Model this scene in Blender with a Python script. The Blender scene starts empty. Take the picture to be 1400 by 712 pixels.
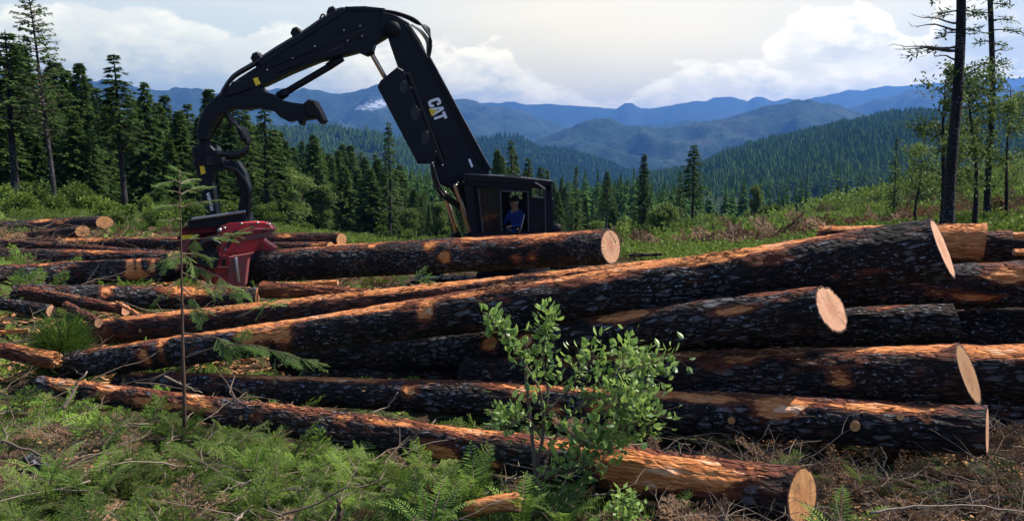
import bpy, math, random
import numpy as np
from mathutils import Vector, Matrix

random.seed(7)
RNG = np.random.default_rng(11)
F = 1212.0
EYE = 2.8
HORIZON = 225.0
PITCH = math.atan((356 - HORIZON) / F)
SUN_AZ, SUN_EL = math.radians(74), math.radians(50)
R = math.radians
scene = bpy.context.scene
COL = scene.collection

# ------------------------------------------------------------------ projection helper: where a sight line meets a given distance
def P(px, py, Y):
    a, b = (px - 700) / F, (356 - py) / F
    cp, sp = math.cos(PITCH), math.sin(PITCH)
    d = np.array([a, b * sp + cp, b * cp - sp])
    p = d * (Y / d[1])
    p[2] += EYE
    return p

def pyof_(Y, Z):
    return 356 - F * math.tan(math.atan2(Z - EYE, Y) + PITCH)

def MPP(Y):
    return Y / F

# ------------------------------------------------------------------ noise
def _h(ix, iy, iz, seed):
    h = (ix * 374761393 + iy * 668265263 + iz * 1440662683 + seed * 974634777) & 0xffffffff
    h = ((h ^ (h >> 13)) * 1274126177) & 0xffffffff
    h = h ^ (h >> 16)
    return (h & 0xffff) / 32768.0 - 1.0

def vn(p, seed=0):
    p = np.asarray(p, float)
    i = np.floor(p).astype(np.int64)
    f = p - i
    f = f * f * (3 - 2 * f)
    r = 0
    for dx in (0, 1):
        wx = f[..., 0] if dx else 1 - f[..., 0]
        for dy in (0, 1):
            wy = f[..., 1] if dy else 1 - f[..., 1]
            for dz in (0, 1):
                wz = f[..., 2] if dz else 1 - f[..., 2]
                r = r + wx * wy * wz * _h(i[..., 0] + dx, i[..., 1] + dy, i[..., 2] + dz, seed)
    return r

def fbm(p, o=4, seed=0, g=.5):
    p = np.asarray(p, float)
    r, a, s = 0, 1.0, 0
    for k in range(o):
        r = r + a * vn(p * 2 ** k + 17.3 * k, seed + k)
        s += a
        a *= g
    return r / s

def sstep(a, b, x):
    t = np.clip((x - a) / (b - a), 0, 1)
    return t * t * (3 - 2 * t)

def unit(v):
    v = np.asarray(v, float)
    return v / np.maximum(np.linalg.norm(v, axis=-1, keepdims=True), 1e-9)

# ------------------------------------------------------------------ mesh builder
class MB:
    def __init__(s):
        s.V, s.T, s.M, s.A, s.S, s.n = [], [], [], [], [], 0
    def add(s, V, T, mat=0, tint=0.5, aux=0.0):
        V = np.asarray(V, float).reshape(-1, 3)
        T = np.asarray(T, np.int64).reshape(-1, 3)
        if len(V) == 0 or len(T) == 0:
            return s
        s.V.append(V); s.T.append(T + s.n); s.n += len(V)
        s.M.append(np.full(len(T), mat) if np.isscalar(mat) else np.asarray(mat))
        s.A.append(np.full(len(V), tint) if np.isscalar(tint) else np.asarray(tint, float))
        s.S.append(np.full(len(V), aux) if np.isscalar(aux) else np.asarray(aux, float))
        return s
    def arrays(s):
        return np.concatenate(s.V), np.concatenate(s.T), np.concatenate(s.M), np.concatenate(s.A), np.concatenate(s.S)
    def inst(s, tpl, Rm, loc, tint=None, mat=None):
        V, T, M, A, S = tpl
        N = len(loc)
        if N == 0: return s
        W = np.einsum('nij,vj->nvi', Rm, V) + np.asarray(loc)[:, None, :]
        TT = T[None] + (np.arange(N) * len(V))[:, None, None]
        A2 = np.tile(A, N) if tint is None else (np.clip(A[None] * .35 + np.asarray(tint)[:, None] * .65, 0, 1)).ravel()
        MM = np.tile(M, N) if mat is None else np.full(N * len(T), mat)
        return s.add(W.reshape(-1, 3), TT.reshape(-1, 3), MM, A2, np.tile(S, N))
    def box(s, lo, hi, mat=0, tint=.5, bev=0.0):
        lo, hi = np.minimum(lo, hi), np.maximum(lo, hi)
        V = np.array([[(lo, hi)[i][0], (lo, hi)[j][1], (lo, hi)[k][2]] for i in (0, 1) for j in (0, 1) for k in (0, 1)])
        q = [(0, 1, 3, 2), (4, 6, 7, 5), (0, 4, 5, 1), (2, 3, 7, 6), (0, 2, 6, 4), (1, 5, 7, 3)]
        T = []
        for a, b, c, d in q: T += [(a, b, c), (a, c, d)]
        return s.add(V, T, mat, tint)
    def prism(s, pts, w, mat=0, tint=.5):
        """pts: (n,3) outline, extruded along world Y by w in total (half in front, half behind), edges eased"""
        pts = np.asarray(pts, float); n = len(pts)
        c = pts.mean(0)
        e = min(.03, w * .2)
        inner = pts + (c - pts) * 0
        # ease: shrink caps slightly toward local centroid
        d = unit(c - pts) * e
        rings = [pts + d + [0, -w / 2, 0], pts + [0, -w / 2 + e, 0], pts + [0, w / 2 - e, 0], pts + d + [0, w / 2, 0]]
        V = np.concatenate(rings)
        T = []
        for k in range(3):
            for i in range(n):
                j = (i + 1) % n
                a, b, c2, d2 = k * n + i, k * n + j, (k + 1) * n + j, (k + 1) * n + i
                T += [(a, b, c2), (a, c2, d2)]
        from mathutils.geometry import tessellate_polygon
        tri = tessellate_polygon([[Vector((p[0], p[2], 0)) for p in pts]])
        for t in tri:
            T.append((t[0], t[1], t[2])); T.append((3 * n + t[2], 3 * n + t[1], 3 * n + t[0]))
        return s.add(V, T, mat, tint)
    def tube(s, pts, rad, sides=8, mat=0, tint=.5, cap=True):
        pts = np.asarray(pts, float); n = len(pts)
        rad = np.full(n, rad) if np.isscalar(rad) else np.asarray(rad, float)
        tg = unit(np.gradient(pts, axis=0))
        ref = np.array([0, 0, 1.0]) if abs(tg[:, 2]).mean() < .8 else np.array([1.0, 0, 0])
        u = unit(np.cross(tg, ref)); v = np.cross(tg, u)
        an = np.arange(sides) / sides * 2 * math.pi
        ring = pts[:, None] + rad[:, None, None] * (np.cos(an)[None, :, None] * u[:, None] + np.sin(an)[None, :, None] * v[:, None])
        V = ring.reshape(-1, 3)
        T = []
        for k in range(n - 1):
            for i in range(sides):
                j = (i + 1) % sides
                a, b, c, d = k * sides + i, k * sides + j, (k + 1) * sides + j, (k + 1) * sides + i
                T += [(a, b, c), (a, c, d)]
        if cap:
            V = np.concatenate([V, pts[:1], pts[-1:]])
            for i in range(sides):
                j = (i + 1) % sides
                T.append((n * sides, j, i)); T.append((n * sides + 1, (n - 1) * sides + i, (n - 1) * sides + j))
        return s.add(V, T, mat, tint)
    def kites(s, base, dr, side, ln, wd, mat=0, tint=.5, fold=0.0, mid=.45):
        """leaf-like kites"""
        base, dr, side = (np.asarray(x, float) for x in (base, dr, side))
        N = len(base)
        ln = np.broadcast_to(ln, N)[:, None]; wd = np.broadcast_to(wd, N)[:, None]
        nrm = np.cross(dr, side)
        m = base + dr * ln * mid
        V = np.stack([base, m + side * wd * .5 + nrm * fold * wd, base + dr * ln, m - side * wd * .5 + nrm * fold * wd], 1).reshape(-1, 3)
        T = (np.array([[0, 1, 2], [0, 2, 3]])[None] + (np.arange(N) * 4)[:, None, None]).reshape(-1, 3)
        t = np.repeat(np.broadcast_to(tint, N), 4)
        return s.add(V, T, mat, t)
    def build(s, name, mats, parent=None, smooth=False, origin=(0, 0, 0)):
        V, T, M, A, S = s.arrays()
        V = V - np.asarray(origin)
        me = bpy.data.meshes.new(name)
        me.vertices.add(len(V)); me.vertices.foreach_set('co', V.astype(np.float32).ravel())
        me.loops.add(len(T) * 3); me.loops.foreach_set('vertex_index', T.astype(np.int32).ravel())
        me.polygons.add(len(T)); me.polygons.foreach_set('loop_start', np.arange(0, len(T) * 3, 3, dtype=np.int32))
        me.polygons.foreach_set('material_index', M.astype(np.int32))
        me.polygons.foreach_set('use_smooth', np.full(len(T), smooth))
        at = me.attributes.new('tint', 'FLOAT', 'POINT'); at.data.foreach_set('value', A.astype(np.float32))
        at = me.attributes.new('aux', 'FLOAT', 'POINT'); at.data.foreach_set('value', S.astype(np.float32))
        for m in (mats if isinstance(mats, (list, tuple)) else [mats]): me.materials.append(m)
        me.update(calc_edges=True); me.validate()
        o = bpy.data.objects.new(name, me); COL.objects.link(o)
        if parent is not None: o.parent = parent
        else: o.location = origin
        return o

def tag(o, label=None, cat=None, group=None, kind=None):
    if label: o['label'] = label
    if cat: o['category'] = cat
    if group: o['group'] = group
    if kind: o['kind'] = kind
    return o

def empty(name, loc, label, cat, group=None):
    o = bpy.data.objects.new(name, None); COL.objects.link(o)
    o.location = loc; o.empty_display_size = .2
    return tag(o, label, cat, group)

def copy_tree(o, parent=None):
    c = o.copy(); COL.objects.link(c); c.parent = parent
    for ch in list(o.children):
        copy_tree(ch, c)
    return c

# ------------------------------------------------------------------ materials
class NT:
    def __init__(s, name):
        s.m = bpy.data.materials.new(name); s.m.use_nodes = True
        s.t = s.m.node_tree; s.t.nodes.clear()
        s.out = s.n('ShaderNodeOutputMaterial')
    def n(s, ty, **kw):
        x = s.t.nodes.new(ty)
        for k, v in kw.items():
            if k.startswith('i_'):
                x.inputs[k[2:].replace('_', ' ')].default_value = v
            else: setattr(x, k, v)
        return x
    def l(s, a, b): s.t.links.new(a, b)
    def val(s, sock, v):
        if isinstance(v, bpy.types.NodeSocket): s.l(v, sock)
        elif isinstance(v, (tuple, list)) and len(v) == 3 and sock.type == 'RGBA': sock.default_value = (*v, 1)
        else: sock.default_value = v
    def math(s, op, a, b=0.0, c=None, clamp=False):
        x = s.n('ShaderNodeMath', operation=op, use_clamp=clamp)
        s.val(x.inputs[0], a); s.val(x.inputs[1], b)
        if c is not None: s.val(x.inputs[2], c)
        return x.outputs[0]
    def mix(s, f, a, b):
        x = s.n('ShaderNodeMix', data_type='RGBA')
        s.val(x.inputs[0], f); s.val(x.inputs[6], a); s.val(x.inputs[7], b)
        return x.outputs[2]
    def rng(s, v, a, b, c=0.0, d=1.0, smooth=True):
        x = s.n('ShaderNodeMapRange', interpolation_type='SMOOTHSTEP' if smooth else 'LINEAR')
        s.val(x.inputs[0], v)
        for i, q in enumerate((a, b, c, d)): s.val(x.inputs[i + 1], q)
        return x.outputs[0]
    def noise(s, vec, sc, det=4, rough=.55, dist=0.0):
        x = s.n('ShaderNodeTexNoise'); x.inputs['Scale'].default_value = sc
        x.inputs['Detail'].default_value = det; x.inputs['Roughness'].default_value = rough
        x.inputs['Distortion'].default_value = dist
        if vec is not None: s.l(vec, x.inputs['Vector'])
        return x.outputs[0]
    def attr(s, name):
        return s.n('ShaderNodeAttribute', attribute_name=name).outputs['Fac']
    def mapping(s, vec, scale, loc=None):
        x = s.n('ShaderNodeVectorMath', operation='MULTIPLY'); s.l(vec, x.inputs[0]); x.inputs[1].default_value = scale
        o = x.outputs[0]
        if loc is not None:
            y = s.n('ShaderNodeVectorMath', operation='ADD'); s.l(o, y.inputs[0]); s.val(y.inputs[1], loc); o = y.outputs[0]
        return o
    def principled(s, col, rough=.7, metal=0.0, spec=.5, bump=None, bstr=.5, bdist=.02):
        p = s.n('ShaderNodeBsdfPrincipled')
        s.val(p.inputs['Base Color'], col); s.val(p.inputs['Roughness'], rough); s.val(p.inputs['Metallic'], metal)
        s.val(p.inputs['Specular IOR Level'], spec)
        if bump is not None:
            b = s.n('ShaderNodeBump'); b.inputs['Strength'].default_value = bstr; b.inputs['Distance'].default_value = bdist
            s.l(bump, b.inputs['Height']); s.l(b.outputs[0], p.inputs['Normal'])
        return p
    def done(s, sh):
        s.l(sh.outputs[0] if hasattr(sh, 'outputs') else sh, s.out.inputs['Surface']); return s.m

def bark_material(name, dark, mid, lichen=.5, red=(.21, .058, .026)):
    k = NT(name)
    tc = k.n('ShaderNodeTexCoord').outputs['Object']
    oi = k.n('ShaderNodeObjectInfo').outputs['Random']
    off = k.n('ShaderNodeCombineXYZ'); k.l(k.math('MULTIPLY', oi, 57.0), off.inputs[0]); k.l(k.math('MULTIPLY', oi, 31.0), off.inputs[1])
    base = k.mapping(tc, (1, 1, 1), off.outputs[0])
    el = k.mapping(base, (.34, 1, 1))
    st = k.mapping(base, (.09, 1, 1))
    # distort plates
    dn = k.n('ShaderNodeTexNoise'); dn.inputs['Scale'].default_value = 9; k.l(el, dn.inputs['Vector'])
    dv = k.n('ShaderNodeVectorMath', operation='MULTIPLY_ADD'); k.l(dn.outputs['Color'], dv.inputs[0]); dv.inputs[1].default_value = (.09, .09, .09); k.l(el, dv.inputs[2])
    vor = k.n('ShaderNodeTexVoronoi', feature='DISTANCE_TO_EDGE'); vor.inputs['Scale'].default_value = 17; k.l(dv.outputs[0], vor.inputs['Vector'])
    plate = k.rng(vor.outputs['Distance'], 0.02, .22)
    vc = k.n('ShaderNodeTexVoronoi'); vc.inputs['Scale'].default_value = 17; k.l(dv.outputs[0], vc.inputs['Vector'])
    vr = k.n('ShaderNodeSeparateColor'); k.l(vc.outputs['Color'], vr.inputs[0])
    n1 = k.noise(base, 3.0, 5, .6); n2 = k.noise(k.mapping(base, (.5, 1, 1)), 48, 4, .65); n3 = k.noise(base, 1.3, 3)
    fine = k.noise(el, 120, 3, .7)
    col = k.mix(k.rng(n1, .38, .68), dark, mid)
    col = k.mix(k.math('MULTIPLY', vr.outputs[0], .5), col, tuple(c * .45 for c in dark))
    col = k.mix(k.math('MULTIPLY', k.math('SUBTRACT', 1.0, plate), .75), col, (.004, .003, .003))
    lm = k.math('MULTIPLY', k.rng(n2, .55, .63), k.rng(k.noise(base, 1.7, 3, .6), .40, .56))
    lreg = k.rng(k.noise(base, 1.1, 4, .6), .44, .58)
    col = k.mix(k.math('MULTIPLY', k.math('MULTIPLY', k.math('MULTIPLY', k.rng(vr.outputs[1], .35, .8), lreg), plate), lichen), col, (.15, .145, .15))
    lm = k.math('MULTIPLY', k.math('MULTIPLY', lm, plate), lichen)
    col = k.mix(lm, col, (.40, .44, .50))
    s = k.math('ADD', k.attr('aux'), k.math('MULTIPLY', k.math('SUBTRACT', k.noise(k.mapping(base, (.38, 1, 1)), 5.5, 7, .70), .5), 2.0))
    s = k.math('ADD', s, k.math('MULTIPLY', k.math('SUBTRACT', k.noise(st, 34, 3, .6), .5), .55))
    s = k.math('ADD', s, k.math('MULTIPLY', k.rng(k.noise(k.mapping(base, (.5, 1, 1)), 4.2, 3, .6), .66, .74), .42))
    rm = k.rng(s, .20, .46)
    redc = k.mix(k.noise(el, 22, 4, .7), tuple(c * .45 for c in red), tuple(c * 1.6 for c in red))
    col = k.mix(rm, col, redc)
    wm = k.rng(s, .60, .68)
    grain = k.noise(st, 60, 4, .65)
    wn = k.noise(k.mapping(base, (.3, 1, 1)), 9, 4, .6)
    wood = k.mix(k.rng(grain, .3, .7), (.44, .115, .024), (.84, .33, .11))
    wood = k.mix(k.rng(wn, .56, .72), wood, (.90, .55, .34))
    wood = k.mix(k.rng(wn, .42, .30), wood, (.16, .045, .016))
    col = k.mix(wm, col, wood)
    ht = k.math('ADD', k.math('MULTIPLY', plate, 1.0), k.math('MULTIPLY', n2, .8))
    ht = k.math('ADD', ht, k.math('MULTIPLY', fine, .25))
    ht = k.math('MULTIPLY', ht, k.math('SUBTRACT', 1.0, k.math('MULTIPLY', wm, .75)))
    ht = k.math('ADD', ht, k.math('MULTIPLY', grain, .3))
    rough = k.mix(wm, (.85, .85, .85), (.6, .6, .6))
    return k.done(k.principled(col, .8, spec=.3, bump=ht, bstr=1.0, bdist=.05))

def oi_(k): return k.n('ShaderNodeObjectInfo').outputs['Random']
def cut_material(name, a, b, dirt=.2):
    k = NT(name)
    tc = k.n('ShaderNodeTexCoord').outputs['Object']
    rr = k.attr('aux')
    oi = k.n('ShaderNodeObjectInfo').outputs['Random']
    nz = k.noise(tc, 5, 4, .6)
    ring = k.math('SINE', k.math('MULTIPLY', k.math('ADD', rr, k.math('MULTIPLY', nz, .06)), 78.0))
    sx_ = k.n('ShaderNodeSeparateXYZ'); k.l(tc, sx_.inputs[0]); an_ = k.math('ARCTAN2', sx_.outputs[2], sx_.outputs[1])
    cv = k.n('ShaderNodeCombineXYZ'); k.l(k.math('MULTIPLY', an_, 2.2), cv.inputs[0]); k.l(k.math('MULTIPLY', oi_(k), 40.0), cv.inputs[1]); k.l(k.math('MULTIPLY', rr, .5), cv.inputs[2])
    crk = k.math('MULTIPLY', k.rng(k.math('ABSOLUTE', k.math('SUBTRACT', k.noise(cv.outputs[0], 3.0, 2, .5), .5)), .014, .0), k.rng(rr, .05, .4))
    mp = k.mapping(tc, (1, 1, .12))
    saw = k.noise(mp, 55, 3, .6)
    col = k.mix(k.rng(ring, -1, 1, .2, .8), a, b)
    col = k.mix(k.math('MULTIPLY', k.rng(rr, .62, .1), .45), col, tuple(c * q for c, q in zip(a, (.75, .55, .5))))
    col = k.mix(k.math('MULTIPLY', k.rng(k.noise(tc, 7, 5, .7), .5, .72), dirt), col, (.10, .045, .02))
    col = k.mix(k.math('MULTIPLY', k.rng(saw, .5, .8), .25), col, (.3, .15, .08))
    col = k.mix(k.math('MULTIPLY', crk, .65), col, (.10, .045, .03))
    col = k.mix(k.rng(k.math('ADD', rr, k.math('MULTIPLY', k.math('SUBTRACT', k.noise(tc, 18, 3), .5), .12)), .90, .94), col, (.05, .02, .012))
    return k.done(k.principled(col, .75, spec=.25, bump=k.math('ADD', saw, k.math('MULTIPLY', nz, .6)), bstr=.35, bdist=.01))

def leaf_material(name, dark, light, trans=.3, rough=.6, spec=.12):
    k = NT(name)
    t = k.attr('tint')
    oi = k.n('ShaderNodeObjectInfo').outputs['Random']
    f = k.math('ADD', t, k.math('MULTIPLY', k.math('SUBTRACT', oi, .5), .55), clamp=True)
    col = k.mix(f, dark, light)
    p = k.principled(col, rough, spec=spec)
    if trans <= 0: return k.done(p)
    tr = k.n('ShaderNodeBsdfTranslucent'); k.l(k.mix(.35, col, light), tr.inputs[0])
    mx = k.n('ShaderNodeMixShader'); mx.inputs[0].default_value = trans
    k.l(p.outputs[0], mx.inputs[1]); k.l(tr.outputs[0], mx.inputs[2])
    return k.done(mx)

def paint_material(name, col, rough=.4, grime=(.03, .022, .018), amt=.5, spec=.5, metal=0.0, sc=1.0):
    k = NT(name)
    tc = k.n('ShaderNodeTexCoord').outputs['Object']
    n = k.noise(tc, 2.5 * sc, 6, .7); n2 = k.noise(tc, 14 * sc, 5, .7)
    g = k.math('MULTIPLY', k.rng(k.math('ADD', n, k.math('MULTIPLY', n2, .5)), .68, .95), amt)
    c = k.mix(g, col, grime)
    c = k.mix(k.math('MULTIPLY', k.rng(n2, .62, .75), amt * .5), c, tuple(min(1, x * 2 + .01) for x in col))
    r = k.math('ADD', rough, k.math('MULTIPLY', g, .35))
    return k.done(k.principled(c, r, metal=metal, spec=spec, bump=n2, bstr=.12, bdist=.01))

def plain(name, col, rough=.6, metal=0.0, spec=.4):
    k = NT(name)
    tc = k.n('ShaderNodeTexCoord').outputs['Object']
    c = k.mix(k.noise(tc, 8, 4, .6), tuple(x * .8 for x in col), tuple(min(1, x * 1.2) for x in col))
    return k.done(k.principled(c, rough, metal=metal, spec=spec))

M = {}
M['bark'] = bark_material('dark_bark', (.024, .016, .013), (.085, .038, .024), 1.0)
M['bark_brown'] = bark_material('brown_bark', (.032, .017, .012), (.13, .048, .026), .85)
M['bark_red'] = bark_material('red_bark', (.060, .023, .014), (.17, .058, .030), .3)
M['cut'] = cut_material('cut_wood', (.50, .245, .135), (.62, .35, .21), .4)
M['cut_orange'] = cut_material('orange_cut_wood', (.46, .20, .07), (.60, .31, .13), .75)
M['cut_dirty'] = cut_material('dirty_cut_wood', (.24, .12, .05), (.36, .20, .09), 1.0)
M['trunk'] = bark_material('tree_bark', (.022, .017, .014), (.05, .036, .028), .6, (.05, .03, .02))
M['trunk_grey'] = bark_material('grey_tree_bark', (.06, .05, .042), (.13, .11, .09), .9, (.09, .07, .05))
M['twig'] = leaf_material('twig_wood', (.05, .03, .02), (.26, .20, .15), 0, .8)
M['needle'] = leaf_material('conifer_needles', (.014, .036, .012), (.10, .16, .035), .35)
M['needle_far'] = leaf_material('distant_conifers', (.022, .055, .018), (.085, .15, .035), .15, 1.0, 0.0)
M['needle_fresh'] = leaf_material('fresh_fir_needles', (.035, .10, .03), (.22, .38, .08), .4)
M['slash_green'] = leaf_material('fir_slash_needles', (.014, .042, .010), (.26, .40, .055), .32)
M['slash_brown'] = leaf_material('dry_slash', (.05, .026, .016), (.30, .18, .10), .15, .8)
M['leaf'] = leaf_material('broad_leaves', (.06, .13, .035), (.34, .48, .11), .42, .35, .45)
M['leaf_pale'] = leaf_material('pale_tree_leaves', (.04, .07, .02), (.19, .25, .065), .32)
M['brush'] = leaf_material('brush_leaves', (.016, .040, .010), (.20, .27, .045), .28)
M['fern'] = leaf_material('fern_fronds', (.035, .10, .02), (.24, .36, .06), .4)
M['grass'] = leaf_material('grass_blades', (.05, .10, .02), (.18, .26, .06), .35)
M['sapling_stem'] = plain('reddish_sapling_stem', (.09, .05, .034), .8)
M['chips'] = leaf_material('wood_chips', (.16, .055, .02), (.66, .36, .17), 0, .8)
M['black_paint'] = paint_material('black_machine_paint', (.004, .0048, .009), .42, (.014, .010, .009), .3, .22)
M['black_dull'] = paint_material('dull_black_steel', (.008, .008, .010), .6, (.02, .014, .011), .5, .2)
M['red_paint'] = paint_material('red_machine_paint', (.50, .022, .030), .5, (.10, .06, .05), 1.0, .4, 0, 2.2)
M['worn_red'] = paint_material('worn_red_steel', (.22, .045, .045), .7, (.10, .07, .065), 1.0, .3, 0, 2.0)
M['dark_red'] = paint_material('grimy_red_steel', (.16, .014, .018), .7, (.03, .02, .016), 1.0, .25)
M['frame_grey'] = plain('grey_window_frame', (.07, .085, .085), .4, .3)
M['steel'] = plain('worn_steel', (.30, .28, .27), .35, .8)
M['bronze'] = plain('oiled_piston_rod', (.55, .38, .27), .22, .85)
M['rubber'] = plain('black_rubber', (.010, .010, .012), .45)
M['yellow'] = plain('yellow_decal', (.80, .55, .02), .5)
M['white'] = plain('white_decal', (.80, .80, .82), .5)
M['seat_fabric'] = plain('dark_seat_fabric', (.02, .02, .025), .9)
M['shirt'] = plain('blue_shirt', (.018, .045, .20), .9)
M['trousers'] = plain('dark_trousers', (.015, .017, .03), .9)
M['skin'] = plain('skin', (.42, .22, .15), .55)
M['cap'] = plain('dark_cap', (.02, .02, .022), .8)
def glass():
    k = NT('cab_glass')
    g = k.n('ShaderNodeBsdfGlass'); g.inputs['Roughness'].default_value = 0.0; g.inputs['IOR'].default_value = 1.1
    t = k.n('ShaderNodeBsdfTransparent'); t.inputs[0].default_value = (.82, .9, .92, 1)
    gl = k.n('ShaderNodeBsdfGlossy'); gl.inputs['Roughness'].default_value = .05
    m = k.n('ShaderNodeMixShader'); m.inputs[0].default_value = .03
    k.l(t.outputs[0], m.inputs[1]); k.l(gl.outputs[0], m.inputs[2])
    return k.done(m)
M['glass'] = glass()

def ground_material():
    k = NT('forest_floor')
    g = k.n('ShaderNodeNewGeometry').outputs['Position']
    n1 = k.noise(g, .9, 6, .65); n2 = k.noise(g, 9, 5, .7); n3 = k.noise(g, .06, 5, .6)
    soil = k.mix(k.rng(n2, .3, .7), (.030, .016, .010), (.10, .055, .032))
    moss = k.mix(k.rng(n2, .35, .7), (.02, .035, .012), (.06, .085, .025))
    col = k.mix(k.rng(n1, .40, .60), soil, moss)
    far = k.mix(k.rng(k.noise(g, .25, 6, .7), .35, .65), (.022, .030, .010), (.065, .075, .025))
    far = k.mix(k.rng(k.noise(g, .12, 6, .65), .48, .60), far, (.11, .066, .042))
    sp = k.n('ShaderNodeSeparateXYZ'); k.l(g, sp.inputs[0])
    col = k.mix(k.rng(sp.outputs[1], 22, 40), col, far)
    return k.done(k.principled(col, .95, spec=.15, bump=k.math('ADD', n2, k.math('MULTIPLY', n1, .8)), bstr=.8, bdist=.06))

def hill_material(name, a, b, clear=(.09, .07, .045), cl=(.60, .68), sc=1.0, bdist=20.0, snow=False):
    k = NT(name)
    g = k.n('ShaderNodeNewGeometry').outputs['Position']
    n = k.noise(g, .004 * sc, 7, .65); n2 = k.noise(g, .03 * sc, 5, .7); n3 = k.noise(g, .0018 * sc, 5, .6)
    col = k.mix(k.rng(n2, .32, .68), a, b)
    col = k.mix(k.math('MULTIPLY', k.rng(n3, cl[0], cl[1]), .8), col, clear)
    col = k.mix(k.math('MULTIPLY', k.rng(n, .55, .75), .5), col, clear)
    if snow:
        col = k.mix(k.rng(k.math('ADD', k.attr('aux'), k.math('MULTIPLY', k.math('SUBTRACT', k.noise(g, .02, 6, .75), .5), 1.1)), .46, .66), col, (.42, .45, .50))
    return k.done(k.principled(col, .95, spec=.1, bump=n2, bstr=.7, bdist=bdist))

# ------------------------------------------------------------------ ground
_cp = [(x, y, 0.0) for x in (-9, -4, 0, 4, 9) for y in (-6, 0, 5, 8)]
_cp += [(-7, 10, -.26), (-4, 10, -.26), (0, 10, -.2), (-7, 12, -.45), (-4, 12, -.5), (0, 12, -.5), (5, 11, -.2), (-8, 14.3, -.2), (-5, 14.3, -.3), (-9, 16, .15), (-4, 16, -.1), (0, 16, -.5), (6, 14, -.4), (-10, 18, .3), (0, 21, -.7), (5, 21, -.8), (10, 18, -.3), (-14, 24, .6), (-30, 10, 1), (30, 10, .5), (40, 0, 1), (-40, 0, 2), (0, -40, 1)]
for q in [(0, 300, 38), (150, 300, 45), (60, 285, 60), (200, 292, 70), (320, 300, 70), (300, 318, 45), (430, 333, 34), (430, 331, 80), (500, 334, 120), (650, 336, 110), (800, 335, 100), (820, 350, 35), (900, 345, 50), (960, 338, 60), (1010, 326, 90),
          (1100, 303, 120), (1200, 275, 150), (1300, 246, 180), (1400, 216, 190), (1400, 285, 60), (1300, 308, 32), (1200, 312, 55), (950, 312, 220), (700, 318, 200), (500, 318, 200), (300, 300, 180), (100, 280, 150), (-100, 270, 120), (-100, 290, 60),
          (1550, 200, 190), (1550, 290, 50), (1100, 290, 230), (1300, 250, 240), (1500, 210, 240)]:
    _cp.append(tuple(P(*q)))
_cp = np.array(_cp)
def _rbf_fit(C):
    n = len(C)
    s = 10 * np.log1p(np.abs(C[:, :2]) / 10) * np.sign(C[:, :2])
    d = np.linalg.norm(s[:, None] - s[None], axis=-1)
    K = d
    A = np.zeros((n + 3, n + 3)); A[:n, :n] = K + np.eye(n) * -.4
    A[:n, n] = 1; A[:n, n + 1:] = s; A[n, :n] = 1; A[n + 1:, :n] = s.T
    b = np.zeros(n + 3); b[:n] = C[:, 2]
    return s, np.linalg.solve(A, b)
_S, _W = _rbf_fit(_cp)
def gz(x, y, detail=True):
    x = np.asarray(x, float); y = np.asarray(y, float)
    xx, yy = x.ravel(), y.ravel()
    s = np.stack([10 * np.log1p(np.abs(xx) / 10) * np.sign(xx), 10 * np.log1p(np.abs(yy) / 10) * np.sign(yy)], 1)
    d = np.linalg.norm(s[:, None] - _S[None], axis=-1)
    z = d @ _W[:len(_S)] + _W[len(_S)] + s @ _W[len(_S) + 1:]
    r = np.hypot(xx, yy)
    pp = np.stack([xx, yy, yy * 0], 1)
    if detail:
        z = z + .07 * fbm(pp * .9, 3, 5) * sstep(0, 3, r) + sstep(25, 90, r) * 1.0 * fbm(pp * .05, 3, 9)
    w = sstep(200, 520, r)
    z = np.clip(z, -14, 12)
    z = z * (1 - w) + w * (-95 + 6 * fbm(pp * .004, 3, 3))
    return z.reshape(x.shape)
def gzs(x, y): return float(gz(np.array([x]), np.array([y]))[0])

def build_ground():
    rad = np.concatenate([np.linspace(.3, 22, 120), np.geomspace(22.3, 600, 110), np.geomspace(640, 26000, 24)])
    an = np.linspace(0, 2 * math.pi, 361)[:-1]
    # denser angular sampling toward the view
    an = np.concatenate([np.linspace(R(40), R(140), 320), np.linspace(R(142), R(398), 128)])
    RR, AA = np.meshgrid(rad, an, indexing='ij')
    X, Y = RR * np.cos(AA), RR * np.sin(AA)
    Z = gz(X, Y)
    nr, na = X.shape
    V = np.stack([X, Y, Z], -1).reshape(-1, 3)
    i, j = np.meshgrid(np.arange(nr - 1), np.arange(na), indexing='ij')
    j2 = (j + 1) % na
    a, b, c, d = i * na + j, (i + 1) * na + j, (i + 1) * na + j2, i * na + j2
    T = np.concatenate([np.stack([a, b, c], -1).reshape(-1, 3), np.stack([a, c, d], -1).reshape(-1, 3)])
    V = np.concatenate([V, [[0, 0, gzs(0, 0)]]])
    jj = np.arange(na)
    T = np.concatenate([T, np.stack([np.full(na, len(V) - 1), jj, (jj + 1) % na], -1)])
    mb = MB().add(V, T)
    o = mb.build('ground', ground_material(), smooth=True)
    tag(o, 'clearing floor of soil, moss and slash under the log piles', None, None, 'structure')
build_ground()

# ------------------------------------------------------------------ hills
def interp_pts(pts):
    pts = np.array(sorted(pts), float)
    return lambda x: np.interp(x, pts[:, 0], pts[:, 1])

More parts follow.
